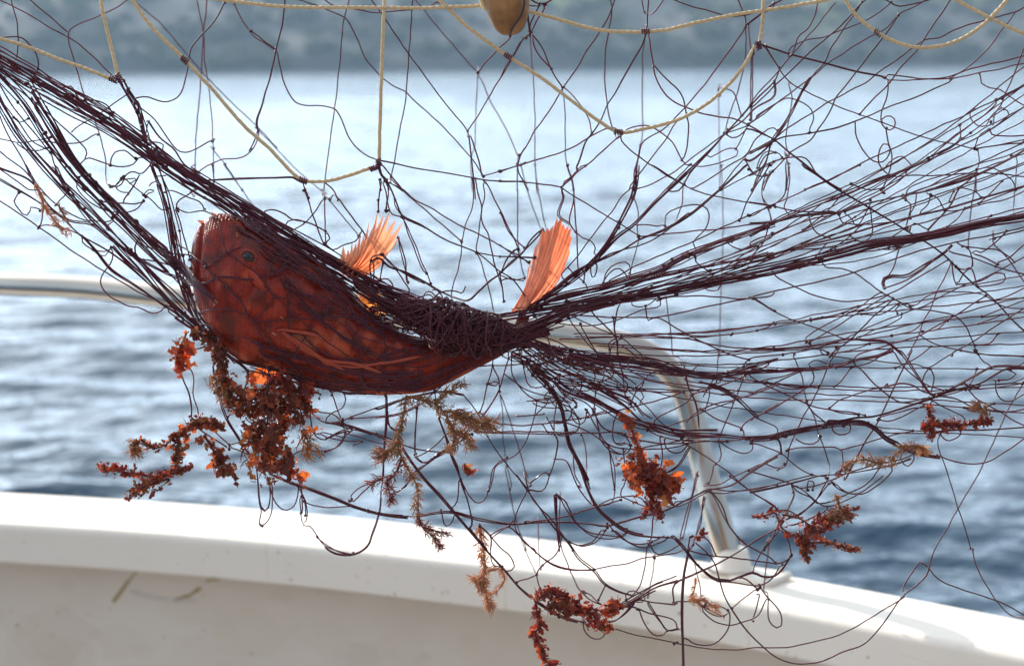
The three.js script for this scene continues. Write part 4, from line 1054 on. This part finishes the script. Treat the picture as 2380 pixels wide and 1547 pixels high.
const net = thing('fishing_net', 'maroon and black twisted-twine fishing net with pale cords stretched across the view', 'net');
{
  const twistTex = dataTex(64, 64, (i, j) => { const s = Math.sin(2 * Math.PI * (i / 64 * 1 + j / 64)); return 127 + 127 * Math.sign(s) * Math.pow(Math.abs(s), 0.8); });
  const twine = new THREE.MeshPhysicalMaterial({ vertexColors: true, roughness: 0.66, bumpMap: twistTex, bumpScale: 0.0006, ior: 1.45, specularIntensity: 0.5, transmission: 0.6, thickness: 0, clearcoat: 0.5, clearcoatRoughness: 0.06 });
  const strands = [], knots = [];
  const shade = () => { const t = rr(0.7, 1.35); return [0.20 * t, 0.025 * t, 0.060 * t * rr(0.8, 1.2)]; };   // one dyed twine, a little uneven
  const R0 = 0.00068;
  const kinks = (pts, amp, z, ph) => pts.map((p, i) => { const s = i * 0.9; p.x += amp * noise.noise(s * 0.35 + ph, 1, 0); p.y += amp * noise.noise(s * 0.35 + ph, 7, 0); p.z += z + 0.006 * noise.noise(s * 0.12 + ph, 3, 0); return p; });
  const wrap = (pts) => { // strands lying over the fish follow its flank
    const f = pts.map((p) => (p.z > NETZ - 0.025 ? fishFront(p) : null)); if (!f.some((v) => v !== null)) return pts;
    const lift = f.map((v) => (v === null ? 0 : v + 0.0040));
    for (let s = 0; s < 5; s++) { const c = lift.slice(); for (let i = 1; i < c.length - 1; i++) lift[i] = Math.max(f[i] === null ? 0 : f[i] + 0.0036, 0.25 * c[i - 1] + 0.5 * c[i] + 0.25 * c[i + 1]); }
    pts.forEach((p, i) => { if (lift[i] > 0) p.z = NETZ + Math.max(lift[i], p.z - NETZ); }); return pts;
  };
  const add = (pts, r, col) => { const g = tubeGeo(wrap(pts), r, 6, col); let L = 0; for (let i = 1; i < pts.length; i++) L += pts[i].distanceTo(pts[i - 1]); strands.push({ g, L }); };
  const knot = (p, s) => knots.push([p, s]);
  // read every line, then run loose ends on to the strand they meet
  const lines = [];
  for (const [reg, text] of Object.entries(TRACED)) for (const line of text.trim().split('\n')) {
    let head = '', body = line; if (line.includes(':')) [head, body] = line.split(':');
    const m = head.match(/^(?:(\d+)\/(\d+))?@?(-?[\d.]+)?$/) || [];
    lines.push({ n: +(m[1] || 1), hw: +(m[2] || 0) * PX, z: +(m[3] || 0) / 100 * (+(m[3] || 0) <= -5 ? 2.8 : 1.2), P: pairs(reg, body), joined: [false, false] });
  }
  const runOn = (P) => { for (const end of [0, 1]) { const a = end ? P[P.length - 1] : P[0], b = end ? P[P.length - 2] : P[1]; if (a[0] > 4 && a[0] < 2375 && a[1] > 4 && a[1] < 1543) continue; const dx = a[0] - b[0], dy = a[1] - b[1], l = Math.hypot(dx, dy) || 1, q = [a[0] + dx / l * 360, a[1] + dy / l * 360]; if (end) P.push(q); else P.unshift(q); } return P; };   // the net goes on past the frame
  for (const l of lines) if (l.P.length > 1) runOn(l.P);
  const whole = lines.map((l) => l.P.map((p) => p.slice()));
  lines.forEach((l, a) => { if (l.n > 3) return; for (const end of [0, 1]) {
    const p = whole[a][end ? whole[a].length - 1 : 0]; if (p[0] < 4 || p[0] > 2375 || p[1] < 4 || p[1] > 1543) continue;
    let best = 60, q = null, zq = 0; const pp = whole[a][end ? whole[a].length - 2 : 1], tx = p[0] - pp[0], ty = p[1] - pp[1], tl = Math.hypot(tx, ty) || 1, ahead = (x, y) => { const dx = x - p[0], dy = y - p[1], dl = Math.hypot(dx, dy); return dl < 7 || (dx * tx + dy * ty) / (dl * tl) > 0.25; };
    whole.forEach((w, b) => { if (b === a) return; const ends = [w[0], w[w.length - 1]];
      for (const e of ends) { const d = Math.hypot(e[0] - p[0], e[1] - p[1]) * 0.6; if (d < best && ahead(e[0], e[1])) { best = d; q = e; zq = lines[b].z; } }
      for (let i = 1; i < w.length; i++) { const vx = w[i][0] - w[i - 1][0], vy = w[i][1] - w[i - 1][1], t = Math.max(0, Math.min(1, ((p[0] - w[i - 1][0]) * vx + (p[1] - w[i - 1][1]) * vy) / (vx * vx + vy * vy + 1e-9))), x = w[i - 1][0] + vx * t, y = w[i - 1][1] + vy * t, d = Math.hypot(x - p[0], y - p[1]); if (d < best && ahead(x, y)) { best = d; q = [x, y]; zq = lines[b].z; } } });
    if (q && Math.hypot(q[0] - p[0], q[1] - p[1]) > 2) { if (end) l.P.push([q[0], q[1], zq]); else l.P.unshift([q[0], q[1], zq]); }
    if (q) l.joined[end] = true;
  } });
  for (const { n, hw, z, P, joined } of lines) {
    const base = curvePts(P.map(([x, y, zj]) => at(x, y, zj === undefined ? z : 0.5 * (z + zj))), 0.0048);
    if (n === 1) {
      const zz = rr(-0.012, 0.006); add(kinks(base.map((p) => p.clone()), 0.0009, zz, rr(0, 99)), R0 * rr(0.88, 1.12), shade(z));
      [base[0], base[base.length - 1]].forEach((e, k) => { if (joined[k] && rnd() < 0.8) knot(e.clone().add(V3(0, 0, zz)), rr(0.0011, 0.0017)); });
    } else for (let k = 0; k < n; k++) {
      const ph = rr(0, 999), f1 = rr(0.6, 1.6), f2 = rr(1.8, 3.6), N = base.length, a0 = rr(-1, 1), c0 = rr(-1, 1);
      const lo = n > 3 ? Math.floor(N * (rnd() < 0.35 ? rr(0, 0.35) : rr(0, 0.06))) : 0, hi = n > 3 ? Math.ceil(N * (rnd() < 0.35 ? rr(0.65, 1) : rr(0.93, 1))) : N;
      const pts = [];
      for (let i = lo; i < hi; i++) {
        const T = V3().subVectors(base[Math.min(N - 1, i + 1)], base[Math.max(0, i - 1)]).normalize(), nn = V3(-T.y, T.x, 0), t = i / (N - 1) * Math.max(1, N / 60);
        const a = 0.62 * a0 + 0.55 * noise.noise(t * f1 * 1.5 + ph, 1, 0) * 1.6 + 0.12 * noise.noise(t * f2 * 4 + ph, 3, 0), c = 0.5 * c0 + 0.8 * noise.noise(t * f1 * 1.5 + ph, 9, 0);
        pts.push(base[i].clone().addScaledVector(nn, hw * a).add(V3(0, 0, Math.max(0.003, hw * 0.8) * c + (n <= 3 ? 0 : 0.004 * c))));
      }
      if (pts.length > 3) add(pts, R0 * rr(0.88, 1.1), shade(z, n > 3));
      if (n > 5 && rnd() < 0.6 && pts.length > 6) knot(pts[Math.floor(pts.length * rr(0.1, 0.9))].clone(), rr(0.0015, 0.0024));
    }
  }
  // long fine strands fanning from the bundle to the right, with short links that close meshes between neighbours
  {
    const bundleY = [1230, 770, 1361, 706, 1561, 674, 1800, 625, 2113, 556], fan = [];
    for (let k = 0; k < 15; k++) { const y1 = 150 + k * 26 + rr(-26, 26), x0 = 1290 + Math.pow(rnd(), 1.3) * 420 + (k > 8 ? 120 : 0), y0 = lerpTable(bundleY, x0); fan.push([[x0, y0], [x0 + (2400 - x0) * 0.35, y0 + (y1 - y0) * 0.33 + rr(-14, 26)], [x0 + (2400 - x0) * 0.7, y0 + (y1 - y0) * 0.68 + rr(-14, 24)], [2400, y1]]); }
    for (let k = 0; k < 13; k++) { const y1 = 620 + k * 32 + rr(-16, 16), x0 = 1260 + rnd() * 130, y0 = 775 + k * 7; fan.push([[x0, y0], [x0 + 330, y0 + (y1 - y0) * 0.3 + rr(10, 40)], [x0 + 700, y0 + (y1 - y0) * 0.66 + rr(5, 30)], [2400, y1]]); }
    const curves = fan.map((f) => curvePts(runOn(f).map(([x, y]) => at(x, y, rr(-0.03, 0.004))), 0.0048));
    curves.forEach((c) => add(kinks(c.map((p) => p.clone()), 0.0012, 0, rr(0, 99)), R0 * rr(0.85, 1.05), shade()));
    for (let k = 0; k < 64; k++) { const i = Math.floor(rnd() * (curves.length - 1)), a = curves[i], b = curves[i + 1], t = rr(0.25, 0.97), p = a[Math.floor(a.length * t)], q = b[Math.min(b.length - 1, Math.floor(b.length * Math.max(0, t + rr(-0.09, -0.02))))]; if (p.distanceTo(q) > 0.07) continue; const mid = p.clone().lerp(q, 0.5).add(V3(gauss() * 0.003, -rr(0, 0.006), 0)); add(curvePts([p.clone(), mid, q.clone()], 0.004), R0 * rr(0.85, 1.05), shade()); knot(p.clone(), rr(0.0012, 0.0017)); knot(q.clone(), rr(0.0012, 0.0017)); }
  }
  // the hard tangle round the fish's tail: twine wound to and fro through itself
  const axis = new THREE.CatmullRomCurve3([[935, 708], [985, 738], [1050, 762], [1115, 776], [1180, 782], [1250, 772]].map(([x, y]) => at(x, y, 0.012)));
  for (let k = 0; k < 250; k++) {
    const pts = []; let t = rr(-0.02, 1.02), a = rr(0, 6.28), rad = Math.sqrt(rnd()), dt = rr(0.03, 0.08) * (rnd() < 0.5 ? 1 : -1), da = rr(0.06, 0.42) * (rnd() < 0.5 ? 1 : -1);
    const steps = Math.floor(rr(16, 40));
    for (let i = 0; i < steps; i++) {
      const tt = Math.min(1, Math.max(0, t)), c = axis.getPoint(tt).addScaledVector(axis.getTangent(tt), (t - tt) * 0.14), T = axis.getTangent(tt), nn = V3(-T.y, T.x, 0), env = (10 + 46 * Math.sin(Math.PI * Math.min(1, tt * 0.98 + 0.06))) * PX * (1 + 0.45 * noise.noise(tt * 5, Math.cos(a) * 1.4, Math.sin(a) * 1.4));
      pts.push(c.addScaledVector(nn, env * rad * Math.cos(a)).add(V3(0, 0, env * 0.85 * rad * Math.sin(a))));
      t += dt * 0.6; if (t < -0.05 || t > 1.08) break; dt += gauss() * 0.02; dt = Math.max(-0.14, Math.min(0.14, dt)); a += da; da += gauss() * 0.08; rad = Math.min(1.12, Math.max(0.2, rad + gauss() * 0.06));
    }
    if (pts.length < 4) continue;
    add(curvePts(pts, 0.0042), R0 * rr(0.9, 1.1), shade(0, true));
  }
  // loose loops springing from the tangle and from the thick bundles
  const loopsAt = [[905, 730, 50, 22, 34], [1000, 700, 60, 18, 16], [1260, 830, 90, 50, 46], [1340, 870, 90, 50, 30], [1480, 870, 90, 40, 22], [1290, 930, 60, 60, 22], [900, 880, 130, 26, 26], [700, 850, 130, 24, 18], [1650, 890, 90, 30, 14], [330, 420, 120, 80, 14], [480, 760, 40, 60, 18], [640, 960, 80, 80, 16], [820, 1010, 60, 40, 8]];
  for (const [x, y, w, h, n] of loopsAt) for (let k = 0; k < n * (x > 850 && x < 1300 ? 0.4 : 0.12); k++) {
    const cx = x + gauss() * w * 0.6, cy = y + gauss() * h * 0.6, rx = rr(9, 44), ry = rr(8, 28), a0 = rr(0, 6.28), a1 = a0 + rr(1.4, 4.4), pts = [], z = rr(-0.015, 0.02), tl = rr(0, 6.28), dx = gauss() * 46, dy = gauss() * 22;
    const N = 9; for (let i = 0; i <= N; i++) { const a = a0 + (a1 - a0) * i / N; pts.push(at(cx + rx * Math.cos(a) * (1 + i * 0.06) + dx * i / N, cy + ry * Math.sin(a) + dy * i / N, z + 0.006 * Math.sin(a + tl))); }
    const p0 = pts[0], pN = pts[N]; pts.unshift(p0.clone().add(V3(gauss() * 0.012, gauss() * 0.008, -0.004))); pts.push(pN.clone().add(V3(gauss() * 0.014, gauss() * 0.008, -0.004)));
    add(curvePts(pts, 0.003), R0 * rr(0.85, 1.05), shade(0));
  }
  strands.sort((a, b) => b.L - a.L);
  strands.slice(0, 290).forEach((s) => mesh('strand', s.g, twine, net));
  const rest = mesh('tangled_strands', mergeGeometries(strands.slice(290).map((s) => s.g)), twine, net); rest.userData = { kind: 'stuff', label: 'tangled dark twine wound round the fish tail and bundled strands' };
  const kg = knots.map(([p, s]) => { const g = new THREE.IcosahedronGeometry(s, 1), q = g.attributes.position; const ax = rr(0.8, 1.5); for (let i = 0; i < q.count; i++) { const v = V3().fromBufferAttribute(q, i), f = 1 + 0.35 * noise.noise(v.x * 900 + p.x * 90, v.y * 900, v.z * 900); q.setXYZ(i, v.x * f * ax, v.y * f, v.z * f); } g.rotateZ(rr(0, 3)); const w = wrap([p.clone(), p.clone()])[0]; g.translate(w.x, w.y, w.z); g.computeVertexNormals(); const c = []; for (let i = 0; i < q.count; i++) c.push(0.12, 0.018, 0.04); g.setAttribute('color', new THREE.Float32BufferAttribute(c, 3)); return g; });
  mesh('knots', mergeGeometries(kg), twine, net).userData = { kind: 'stuff', label: 'small dark knots where strands meet' };

  // pale hairy cords of the outer netting
  const cordTex = dataTex(64, 64, (i, j) => { const s = Math.sin(2 * Math.PI * (i / 64 + j / 64)); return 127 + 80 * s + 46 * (rnd() - 0.5); });
  const cordMat = new THREE.MeshPhysicalMaterial({ color: new THREE.Color(0.80, 0.64, 0.40), roughness: 0.75, bumpMap: cordTex, bumpScale: 0.002, sheen: 1, sheenColor: new THREE.Color(0.9, 0.75, 0.5), transmission: 0.3, thickness: 0 });
  for (const line of CORDS.trim().split('\n')) {
    const pts = kinks(curvePts(runOn(pairs('V', '' + line)).map(([x, y]) => at(x, y, 0.004)), 0.004), 0.0005, 0, rr(0, 99));
    const c = mesh('cord', tubeGeo(pts, (t, l) => 0.00172 * (1 + 0.12 * noise.noise(l * 300, 1, 2)), 10, null, 1 / 0.006), cordMat, net); c.userData.label = 'pale hairy tan cord';
    const pos = [], idx = [];
    for (let i = 0; i < pts.length * 5; i++) { const k = Math.floor(rnd() * (pts.length - 1)), p = pts[k].clone().lerp(pts[k + 1], rnd()), T = pts[k + 1].clone().sub(pts[k]).normalize(), d = V3(gauss(), gauss(), gauss()).normalize(); d.addScaledVector(T, -d.dot(T) * 0.6 + rr(-0.6, 0.6)).normalize(); const l = 0.0016 + 0.0042 * rnd() * rnd(), s = V3().crossVectors(d, T).setLength(0.00011), b = pos.length / 3, e = p.clone().addScaledVector(d, l); pos.push(p.x + s.x, p.y + s.y, p.z + s.z, p.x - s.x, p.y - s.y, p.z - s.z, e.x, e.y, e.z); idx.push(b, b + 1, b + 2); }
    mesh('cord_fuzz', geoOf(pos, idx), cordMat, c).userData = { kind: 'stuff' };
  }
}
// maroon lashings where cords are tied to the mesh
{
  const tie = new THREE.MeshPhysicalMaterial({ color: new THREE.Color(0.10, 0.014, 0.04), roughness: 0.5 });
  for (const [x, y, a] of [[275, 180, 1.2], [262, 184, 0.4], [879, 378, 1.5], [868, 390, -0.3], [704, 419, 0.4], [1438, 306, 0.1], [1764, 106, 1.4], [428, 139, 0.8], [1180, 130, 0.6], [1500, 72, 0], [2040, 76, 0.6]]) {
    const o = at(x, y, 0.004), T = V3(Math.cos(a), -Math.sin(a), 0), N = V3(Math.sin(a), Math.cos(a), 0), pts = [];
    for (let i = 0; i <= 44; i++) { const t = i / 44, b = t * 6.283 * 3.6, r = 0.0024 * (1 + 0.25 * noise.noise(i * 0.6, x, y)); pts.push(o.clone().addScaledVector(T, (t - 0.5) * 0.0075).addScaledVector(N, r * Math.cos(b)).add(V3(0, 0, r * Math.sin(b)))); }
    mesh('lashing', tubeGeo(pts, 0.00075, 6), tie, net);
  }
}
// float on the head line
{
  const f = thing('net_float', 'tan oval float hanging at the top edge of the net', 'float');
  const c = at(1173, -34, 0.012), pts = []; for (let i = 0; i <= 40; i++) { const a = -Math.PI / 2 + Math.PI * i / 40; pts.push(new THREE.Vector2(Math.max(0.0001, 0.0215 * Math.pow(Math.cos(a), 0.72)), 0.0455 * Math.sin(a) * (1 - 0.0) )); }
  const tex = dataTex(256, 256, (i, j) => { const n = fbm(i / 40, j / 40, 2, 5); const k = rnd() < 0.012 ? -34 : 0; return [150 + 62 * n + k, 108 + 52 * n + k, 66 + 40 * n + k]; }, true);
  const b = mesh('float_body', new THREE.LatheGeometry(pts, 48), new THREE.MeshPhysicalMaterial({ map: tex, roughness: 0.5, bumpMap: dataTex(128, 128, (i, j) => 128 + 90 * fbm(i / 12, j / 12, 4, 4)), bumpScale: 0.0014 }), f);
  b.position.copy(c); b.rotation.z = 0.12;
  const band = mesh('lashing', tubeGeo(curvePts([[1117, -30, 0.02], [1119, -5, 0.012], [1124, 12, 0.012], [1130, 22, 0.012]].map(([x, y, z]) => at(x, y, z)), 0.003), 0.0028, 8, null, 1 / 0.006), new THREE.MeshStandardMaterial({ color: new THREE.Color(0.72, 0.56, 0.33), roughness: 0.8 }), f); band.userData.label = 'pale cord lashing on the float edge';
  const tw = new THREE.MeshPhysicalMaterial({ color: new THREE.Color(0.03, 0.012, 0.02), roughness: 0.4 });
  for (const l of [[[1216, -20, 0.03], [1218, 10, 0.034], [1208, 40, 0.034], [1192, 62, 0.03], [1184, 84, 0.014]], [[1222, -20, 0.014], [1224, 20, 0.014], [1228, 50, 0.01], [1232, 82, 0.004]]]) mesh('tie_strand', tubeGeo(curvePts(l.map(([x, y, z]) => at(x, y, z)), 0.003), 0.0010, 8), tw, f);
}
// ---------------------------------------------------------------- seaweed caught in the net
{
  const leafGeo = (k) => { // long ruffled frond with a ragged, lobed edge; grows along x from its base
    const n = 7, pos = [], idx = [], off = k * 7.3;
    for (let i = 0; i <= n; i++) { const u = i / n, w = (0.10 + 0.46 * Math.pow(Math.sin(Math.PI * Math.min(1, u * 0.86 + 0.12)), 0.8)) * (1 + 0.9 * noise.noise(i * 1.31 + off, 2, off)), curl = 0.5 * u * u * Math.sin(off), lift = 0.35 * Math.sin(u * 3 + off);
      for (let j = 0; j < 5; j++) { const v = j / 2 - 1, e = Math.abs(v) > 0.9 ? 1 + 0.7 * noise.noise(i * 2.7 + off, j * 3, 1) : 1; pos.push(u * 2.1 + 0.12 * noise.noise(i * 3 + off, j, 5), curl + v * w * e, lift + Math.abs(v) * 0.42 * Math.sin(i * 1.9 + off + (v > 0 ? 2 : 0)) * w * 1.8); }
      if (i) for (let j = 1; j < 5; j++) { const a = i * 5 + j, b = a - 5; idx.push(b - 1, b, a - 1, b, a, a - 1); } }
    return geoOf(pos, idx);
  };
  const blades = [0, 1, 2, 3, 4, 5].map(leafGeo);
  const needle = (k) => { const pts = []; for (let i = 0; i <= 4; i++) pts.push(V3(i / 4, 0.22 * Math.sin(i / 4 * 2 + k), 0.16 * Math.sin(i * 0.9 + k * 2))); const main = tubeGeo(pts, (t) => 0.075 * (1 - 0.85 * t), 4), side = tubeGeo([V3(0.45, 0.1, 0), V3(0.62, 0.22, 0.08), V3(0.78, 0.42, 0.12)], (t) => 0.05 * (1 - 0.85 * t), 4), s2 = tubeGeo([V3(0.3, 0.05, 0), V3(0.45, -0.1, -0.05), V3(0.6, -0.28, 0)], (t) => 0.05 * (1 - 0.85 * t), 4); return mergeGeometries([main, side, s2]); };
  const needles = [0, 1, 2].map(needle);
  const weed = (r, g, b, t) => new THREE.MeshPhysicalMaterial({ color: new THREE.Color(r, g, b), roughness: 0.8, transmission: t + 0.2, thickness: 0, ior: 1.4, clearcoat: 0.35, clearcoatRoughness: 0.08, side: THREE.DoubleSide });
  const PAL = {
    brown: [weed(0.27, 0.040, 0.012, 0.35), weed(0.15, 0.024, 0.010, 0.25), weed(0.58, 0.12, 0.025, 0.5), weed(0.24, 0.08, 0.020, 0.3), weed(0.17, 0.030, 0.012, 0.25)],
    red: [weed(0.38, 0.038, 0.014, 0.35), weed(0.18, 0.020, 0.012, 0.25), weed(0.58, 0.11, 0.03, 0.5), weed(0.24, 0.022, 0.012, 0.3)],
    orange: [weed(0.80, 0.17, 0.03, 0.6), weed(0.40, 0.06, 0.02, 0.45), weed(0.75, 0.26, 0.06, 0.5), weed(0.40, 0.06, 0.018, 0.35), weed(0.26, 0.05, 0.018, 0.3)],
    gold: [weed(0.58, 0.31, 0.08, 0.4), weed(0.42, 0.20, 0.055, 0.4), weed(0.55, 0.20, 0.08, 0.4)],
    pale: [weed(0.72, 0.42, 0.20, 0.45), weed(0.65, 0.32, 0.15, 0.45)],
  };
  // runs: [close-up letter, points, number of fronds, spread in px, frond size in px, kind, palette]
  function clump(name, label, z, runs, group) {
    const t = thing(name, label, 'seaweed', group), o = at(...toV(runs[0][0], ...runs[0][1].split(' ').slice(0, 2).map(Number)), z); t.position.copy(o);
    for (const [reg, s, n, spread, size, kind, pal] of runs) {
      const P = pairs(reg, s).map(([x, y]) => at(x, y, z + rr(-0.004, 0.004)).sub(o)), M = PAL[pal];
      const n2 = Math.round(n * 2.6), c = new THREE.CatmullRomCurve3(P.length > 1 ? P : [P[0], P[0].clone().add(V3(0.004, -0.004, 0))]);
      if (P.length > 1) mesh('stem', tubeGeo(curvePts(P, 0.003), (u) => 0.0012 * (1 - 0.55 * u) * (1 + 0.3 * noise.noise(u * 30, 1, 1)), 6), M[1], t);
      for (let i = 0; i < n2; i++) {
        const u = (i + rnd()) / n2, p = c.getPoint(u), T = c.getTangent(u), sp = spread * 1.25 * PX;
        const leafy = kind === 'blade' && rnd() > 0.25, fr = new THREE.Mesh(leafy ? blades[Math.floor(rnd() * 6)] : needles[Math.floor(rnd() * 3)], M[Math.floor(rnd() * M.length)]);
        fr.name = 'frond'; fr.castShadow = fr.receiveShadow = true;
        const off = V3(gauss(), gauss(), gauss() * 0.8).multiplyScalar(sp * 0.6); fr.position.copy(p).add(off);
        const sc = size * 0.92 * PX * rr(0.45, 1.5);
        if (leafy) { fr.rotation.set(rr(-1.3, 1.3), rr(-0.9, 0.9), Math.atan2(T.y, T.x) + gauss() * 1.1, 'ZYX'); fr.scale.setScalar(sc); }
        else { const side = rnd() < 0.5 ? 1 : -1, a = Math.atan2(T.y, T.x) + side * rr(0.35, 1.0); fr.rotation.set(rr(0, 6.28), rr(-0.7, 0.7), a, 'ZYX'); fr.scale.setScalar(sc * (kind === 'blade' ? 2.0 : 3.1)); }
        t.add(fr);
      }
    }
    return t;
  }
  clump('seaweed', 'large dark brown seaweed clump tangled below the fish belly', 0.03, [
    ['J', '1130 150 1180 250 1180 380 1230 480 1280 600 1330 720', 56, 17, 10, 'blade', 'brown'],
    ['J', '1500 560 1560 700 1560 850 1560 1000 1600 1150', 125, 52, 13, 'blade', 'brown'],
    ['J', '1380 640 1600 620 1800 640 1860 800', 60, 34, 12, 'blade', 'brown'],
    ['J', '1560 480 1680 480 1800 520 1880 530', 22, 12, 14, 'blade', 'red'],
    ['J', '1850 850 1900 960 1920 1030', 16, 14, 9, 'needle', 'gold'],
    ['J', '1120 420 1200 500 1230 620', 30, 20, 7, 'needle', 'gold'],
    ['J', '1480 1130 1620 1170 1740 1190 1830 1240', 22, 9, 10, 'blade', 'orange']]);
  clump('seaweed', 'thin bright orange seaweed leaf at the left end below the fish head', 0.02, [['J', '900 70 870 150 860 200 820 260 850 310', 13, 7, 16, 'blade', 'orange'], ['J', '930 90 1030 80 1100 110 1180 180', 20, 9, 10, 'blade', 'brown']]);
  clump('seaweed', 'knobbly brown seaweed strands reaching down left over the gunwale', 0.02, [
    ['J', '1210 850 1100 800 1000 790 880 860 840 960 830 1080 820 1170', 74, 14, 9, 'blade', 'brown'],
    ['J', '820 900 720 980 620 1000 560 950 500 950 480 1020', 32, 7, 6, 'blade', 'brown'],
    ['J', '500 940 460 990 500 1050', 14, 4, 8, 'needle', 'gold'],
    ['J', '960 1150 860 1180 720 1230 560 1220 420 1200 340 1170 230 1160', 58, 9, 7, 'blade', 'red'],
    ['J', '760 1250 640 1290 540 1320 450 1370', 46, 13, 8, 'blade', 'brown'],
    ['J', '1050 900 1110 1000 1150 1080 1180 1150 1290 1210', 34, 11, 11, 'blade', 'brown'],
    ['J', '230 1130 220 1170 260 1200', 8, 4, 7, 'blade', 'orange']]);
  clump('seaweed', 'golden feathery seaweed hanging under the fish tail', 0.02, [
    ['K', '630 350 610 480 590 580 560 700 590 820 640 920 700 1030 720 1160 710 1300', 84, 5, 6, 'needle', 'gold'],
    ['K', '640 360 760 390 860 420 930 500 980 590 1000 700 960 790', 70, 9, 7, 'needle', 'gold'],
    ['K', '860 410 950 330 1090 260', 18, 5, 7, 'needle', 'gold'],
    ['K', '960 470 1080 520 1180 560 1310 580', 60, 11, 8, 'needle', 'gold'],
    ['K', '990 620 1080 660 1130 740', 26, 9, 7, 'needle', 'gold'],
    ['K', '570 720 490 790 400 830', 26, 9, 8, 'needle', 'gold'],
    ['K', '590 850 540 960 480 1020 500 1110 510 1180', 46, 9, 6, 'needle', 'red'],
    ['K', '440 1000 380 1020 360 1040', 10, 5, 6, 'needle', 'red'],
    ['K', '715 1280 760 1380 830 1440 860 1490 890 1530', 30, 4, 6, 'needle', 'red'],
    ['K', '760 1370 860 1400 960 1420', 14, 4, 6, 'needle', 'red']]);
  clump('seaweed', 'tiny yellow seaweed scrap on a strand beside the golden weed', 0.01, [['K', '1080 880 1090 930 1130 930', 9, 3, 8, 'blade', 'orange']]);
  clump('seaweed', 'glowing orange-red seaweed clump hanging left of the rail post', 0.01, [
    ['L', '740 490 800 580 850 680 880 780 900 840', 34, 9, 9, 'blade', 'orange'],
    ['L', '800 900 900 960 980 1000 1080 1030', 70, 34, 12, 'blade', 'orange'],
    ['L', '900 880 1000 1000 1000 1130', 50, 26, 12, 'blade', 'red'],
    ['L', '1000 1150 960 1210 920 1250', 10, 7, 9, 'blade', 'red'], ['L', '1020 1170 1040 1270', 10, 7, 11, 'blade', 'red'],
    ['L', '1140 960 1170 1060', 12, 8, 11, 'blade', 'orange']]);
  clump('seaweed', 'dark red seaweed clump right of the rail post', 0.01, [
    ['P', '540 288 620 275 690 260 730 350 790 400 860 430', 34, 8, 6, 'blade', 'red'],
    ['P', '740 270 840 290 930 340', 12, 5, 5, 'blade', 'brown'],
    ['P', '850 420 940 390 1020 330 1100 290 1190 270', 80, 18, 8, 'blade', 'red'],
    ['P', '1020 310 1090 280 1200 260', 30, 9, 6, 'needle', 'gold'],
    ['P', '860 440 900 480 900 560', 34, 12, 7, 'blade', 'brown'],
    ['P', '930 460 1040 460 1120 480 1180 500 1250 506', 32, 9, 6, 'blade', 'brown'],
    ['P', '1100 130 1120 190 1150 240', 10, 3, 5, 'needle', 'gold']]);
  clump('seaweed', 'red seaweed sprig lying along the strands near the right edge', 0.01, [
    ['M', '1370 430 1400 500 1410 600 1400 690', 24, 6, 9, 'blade', 'red'],
    ['M', '1330 600 1450 580 1550 570 1700 575 1830 550', 56, 8, 8, 'blade', 'red'],
    ['M', '1840 520 1790 450 1740 440', 20, 8, 7, 'needle', 'gold']]);
  clump('seaweed', 'golden seaweed sprig trailing below the red sprig at right', 0.01, [
    ['M', '1350 760 1280 740 1200 750 1130 810 1090 860', 30, 7, 6, 'needle', 'gold'],
    ['M', '1330 750 1340 770', 7, 5, 9, 'blade', 'pale'],
    ['M', '1060 870 980 870 900 850 780 870 740 900', 34, 6, 6, 'needle', 'gold'], ['M', '780 920 700 940', 8, 4, 6, 'needle', 'red']]);
  clump('seaweed', 'red leafy seaweed strand dangling over the inner wall at bottom', 0.01, [
    ['O', '1430 860 1480 830 1550 810 1630 840 1740 890 1800 930 1850 990', 46, 9, 12, 'blade', 'red'],
    ['O', '1500 900 1600 900 1700 930', 20, 9, 10, 'blade', 'brown'],
    ['O', '1870 930 1930 910 1980 890', 12, 7, 13, 'blade', 'orange'], ['O', '1850 1020 1900 1030 1940 1040', 10, 6, 9, 'blade', 'orange'],
    ['O', '1430 880 1450 960 1460 1020 1430 1080 1450 1130 1470 1200 1490 1250 1540 1300', 48, 6, 9, 'blade', 'red']]);
  clump('seaweed', 'pale feathery seaweed wisp in front of the gunwale lip', -0.01, [
    ['O', '1050 340 1065 450 1080 540 1085 640 1080 740 1100 840 1125 905', 66, 5, 7, 'needle', 'pale'],
    ['O', '1100 660 1190 640 1220 700 1190 770 1130 810', 22, 3, 5, 'needle', 'pale'], ['O', '1060 700 1040 720', 16, 12, 7, 'needle', 'pale']]);
  clump('seaweed', 'golden seaweed shred caught on strands at the left', 0.01, [['E', '285 150 330 260 360 340 420 430 480 500 540 545', 28, 5, 6, 'needle', 'pale'], ['E', '470 320 500 380 560 480', 10, 3, 5, 'needle', 'gold']]);
  clump('seaweed', 'golden seaweed tuft under the post foot', 0.01, [['P', '100 850 180 850 250 880 320 940', 22, 7, 6, 'needle', 'pale'], ['P', '150 700 140 780 120 830', 10, 3, 5, 'needle', 'pale']]);
  clump('seaweed', 'tiny dark red seaweed scrap left of the post', -0.02, [['P', '150 420 180 415 200 390', 9, 4, 6, 'blade', 'red']]);
}
renderer.render(scene, camera);
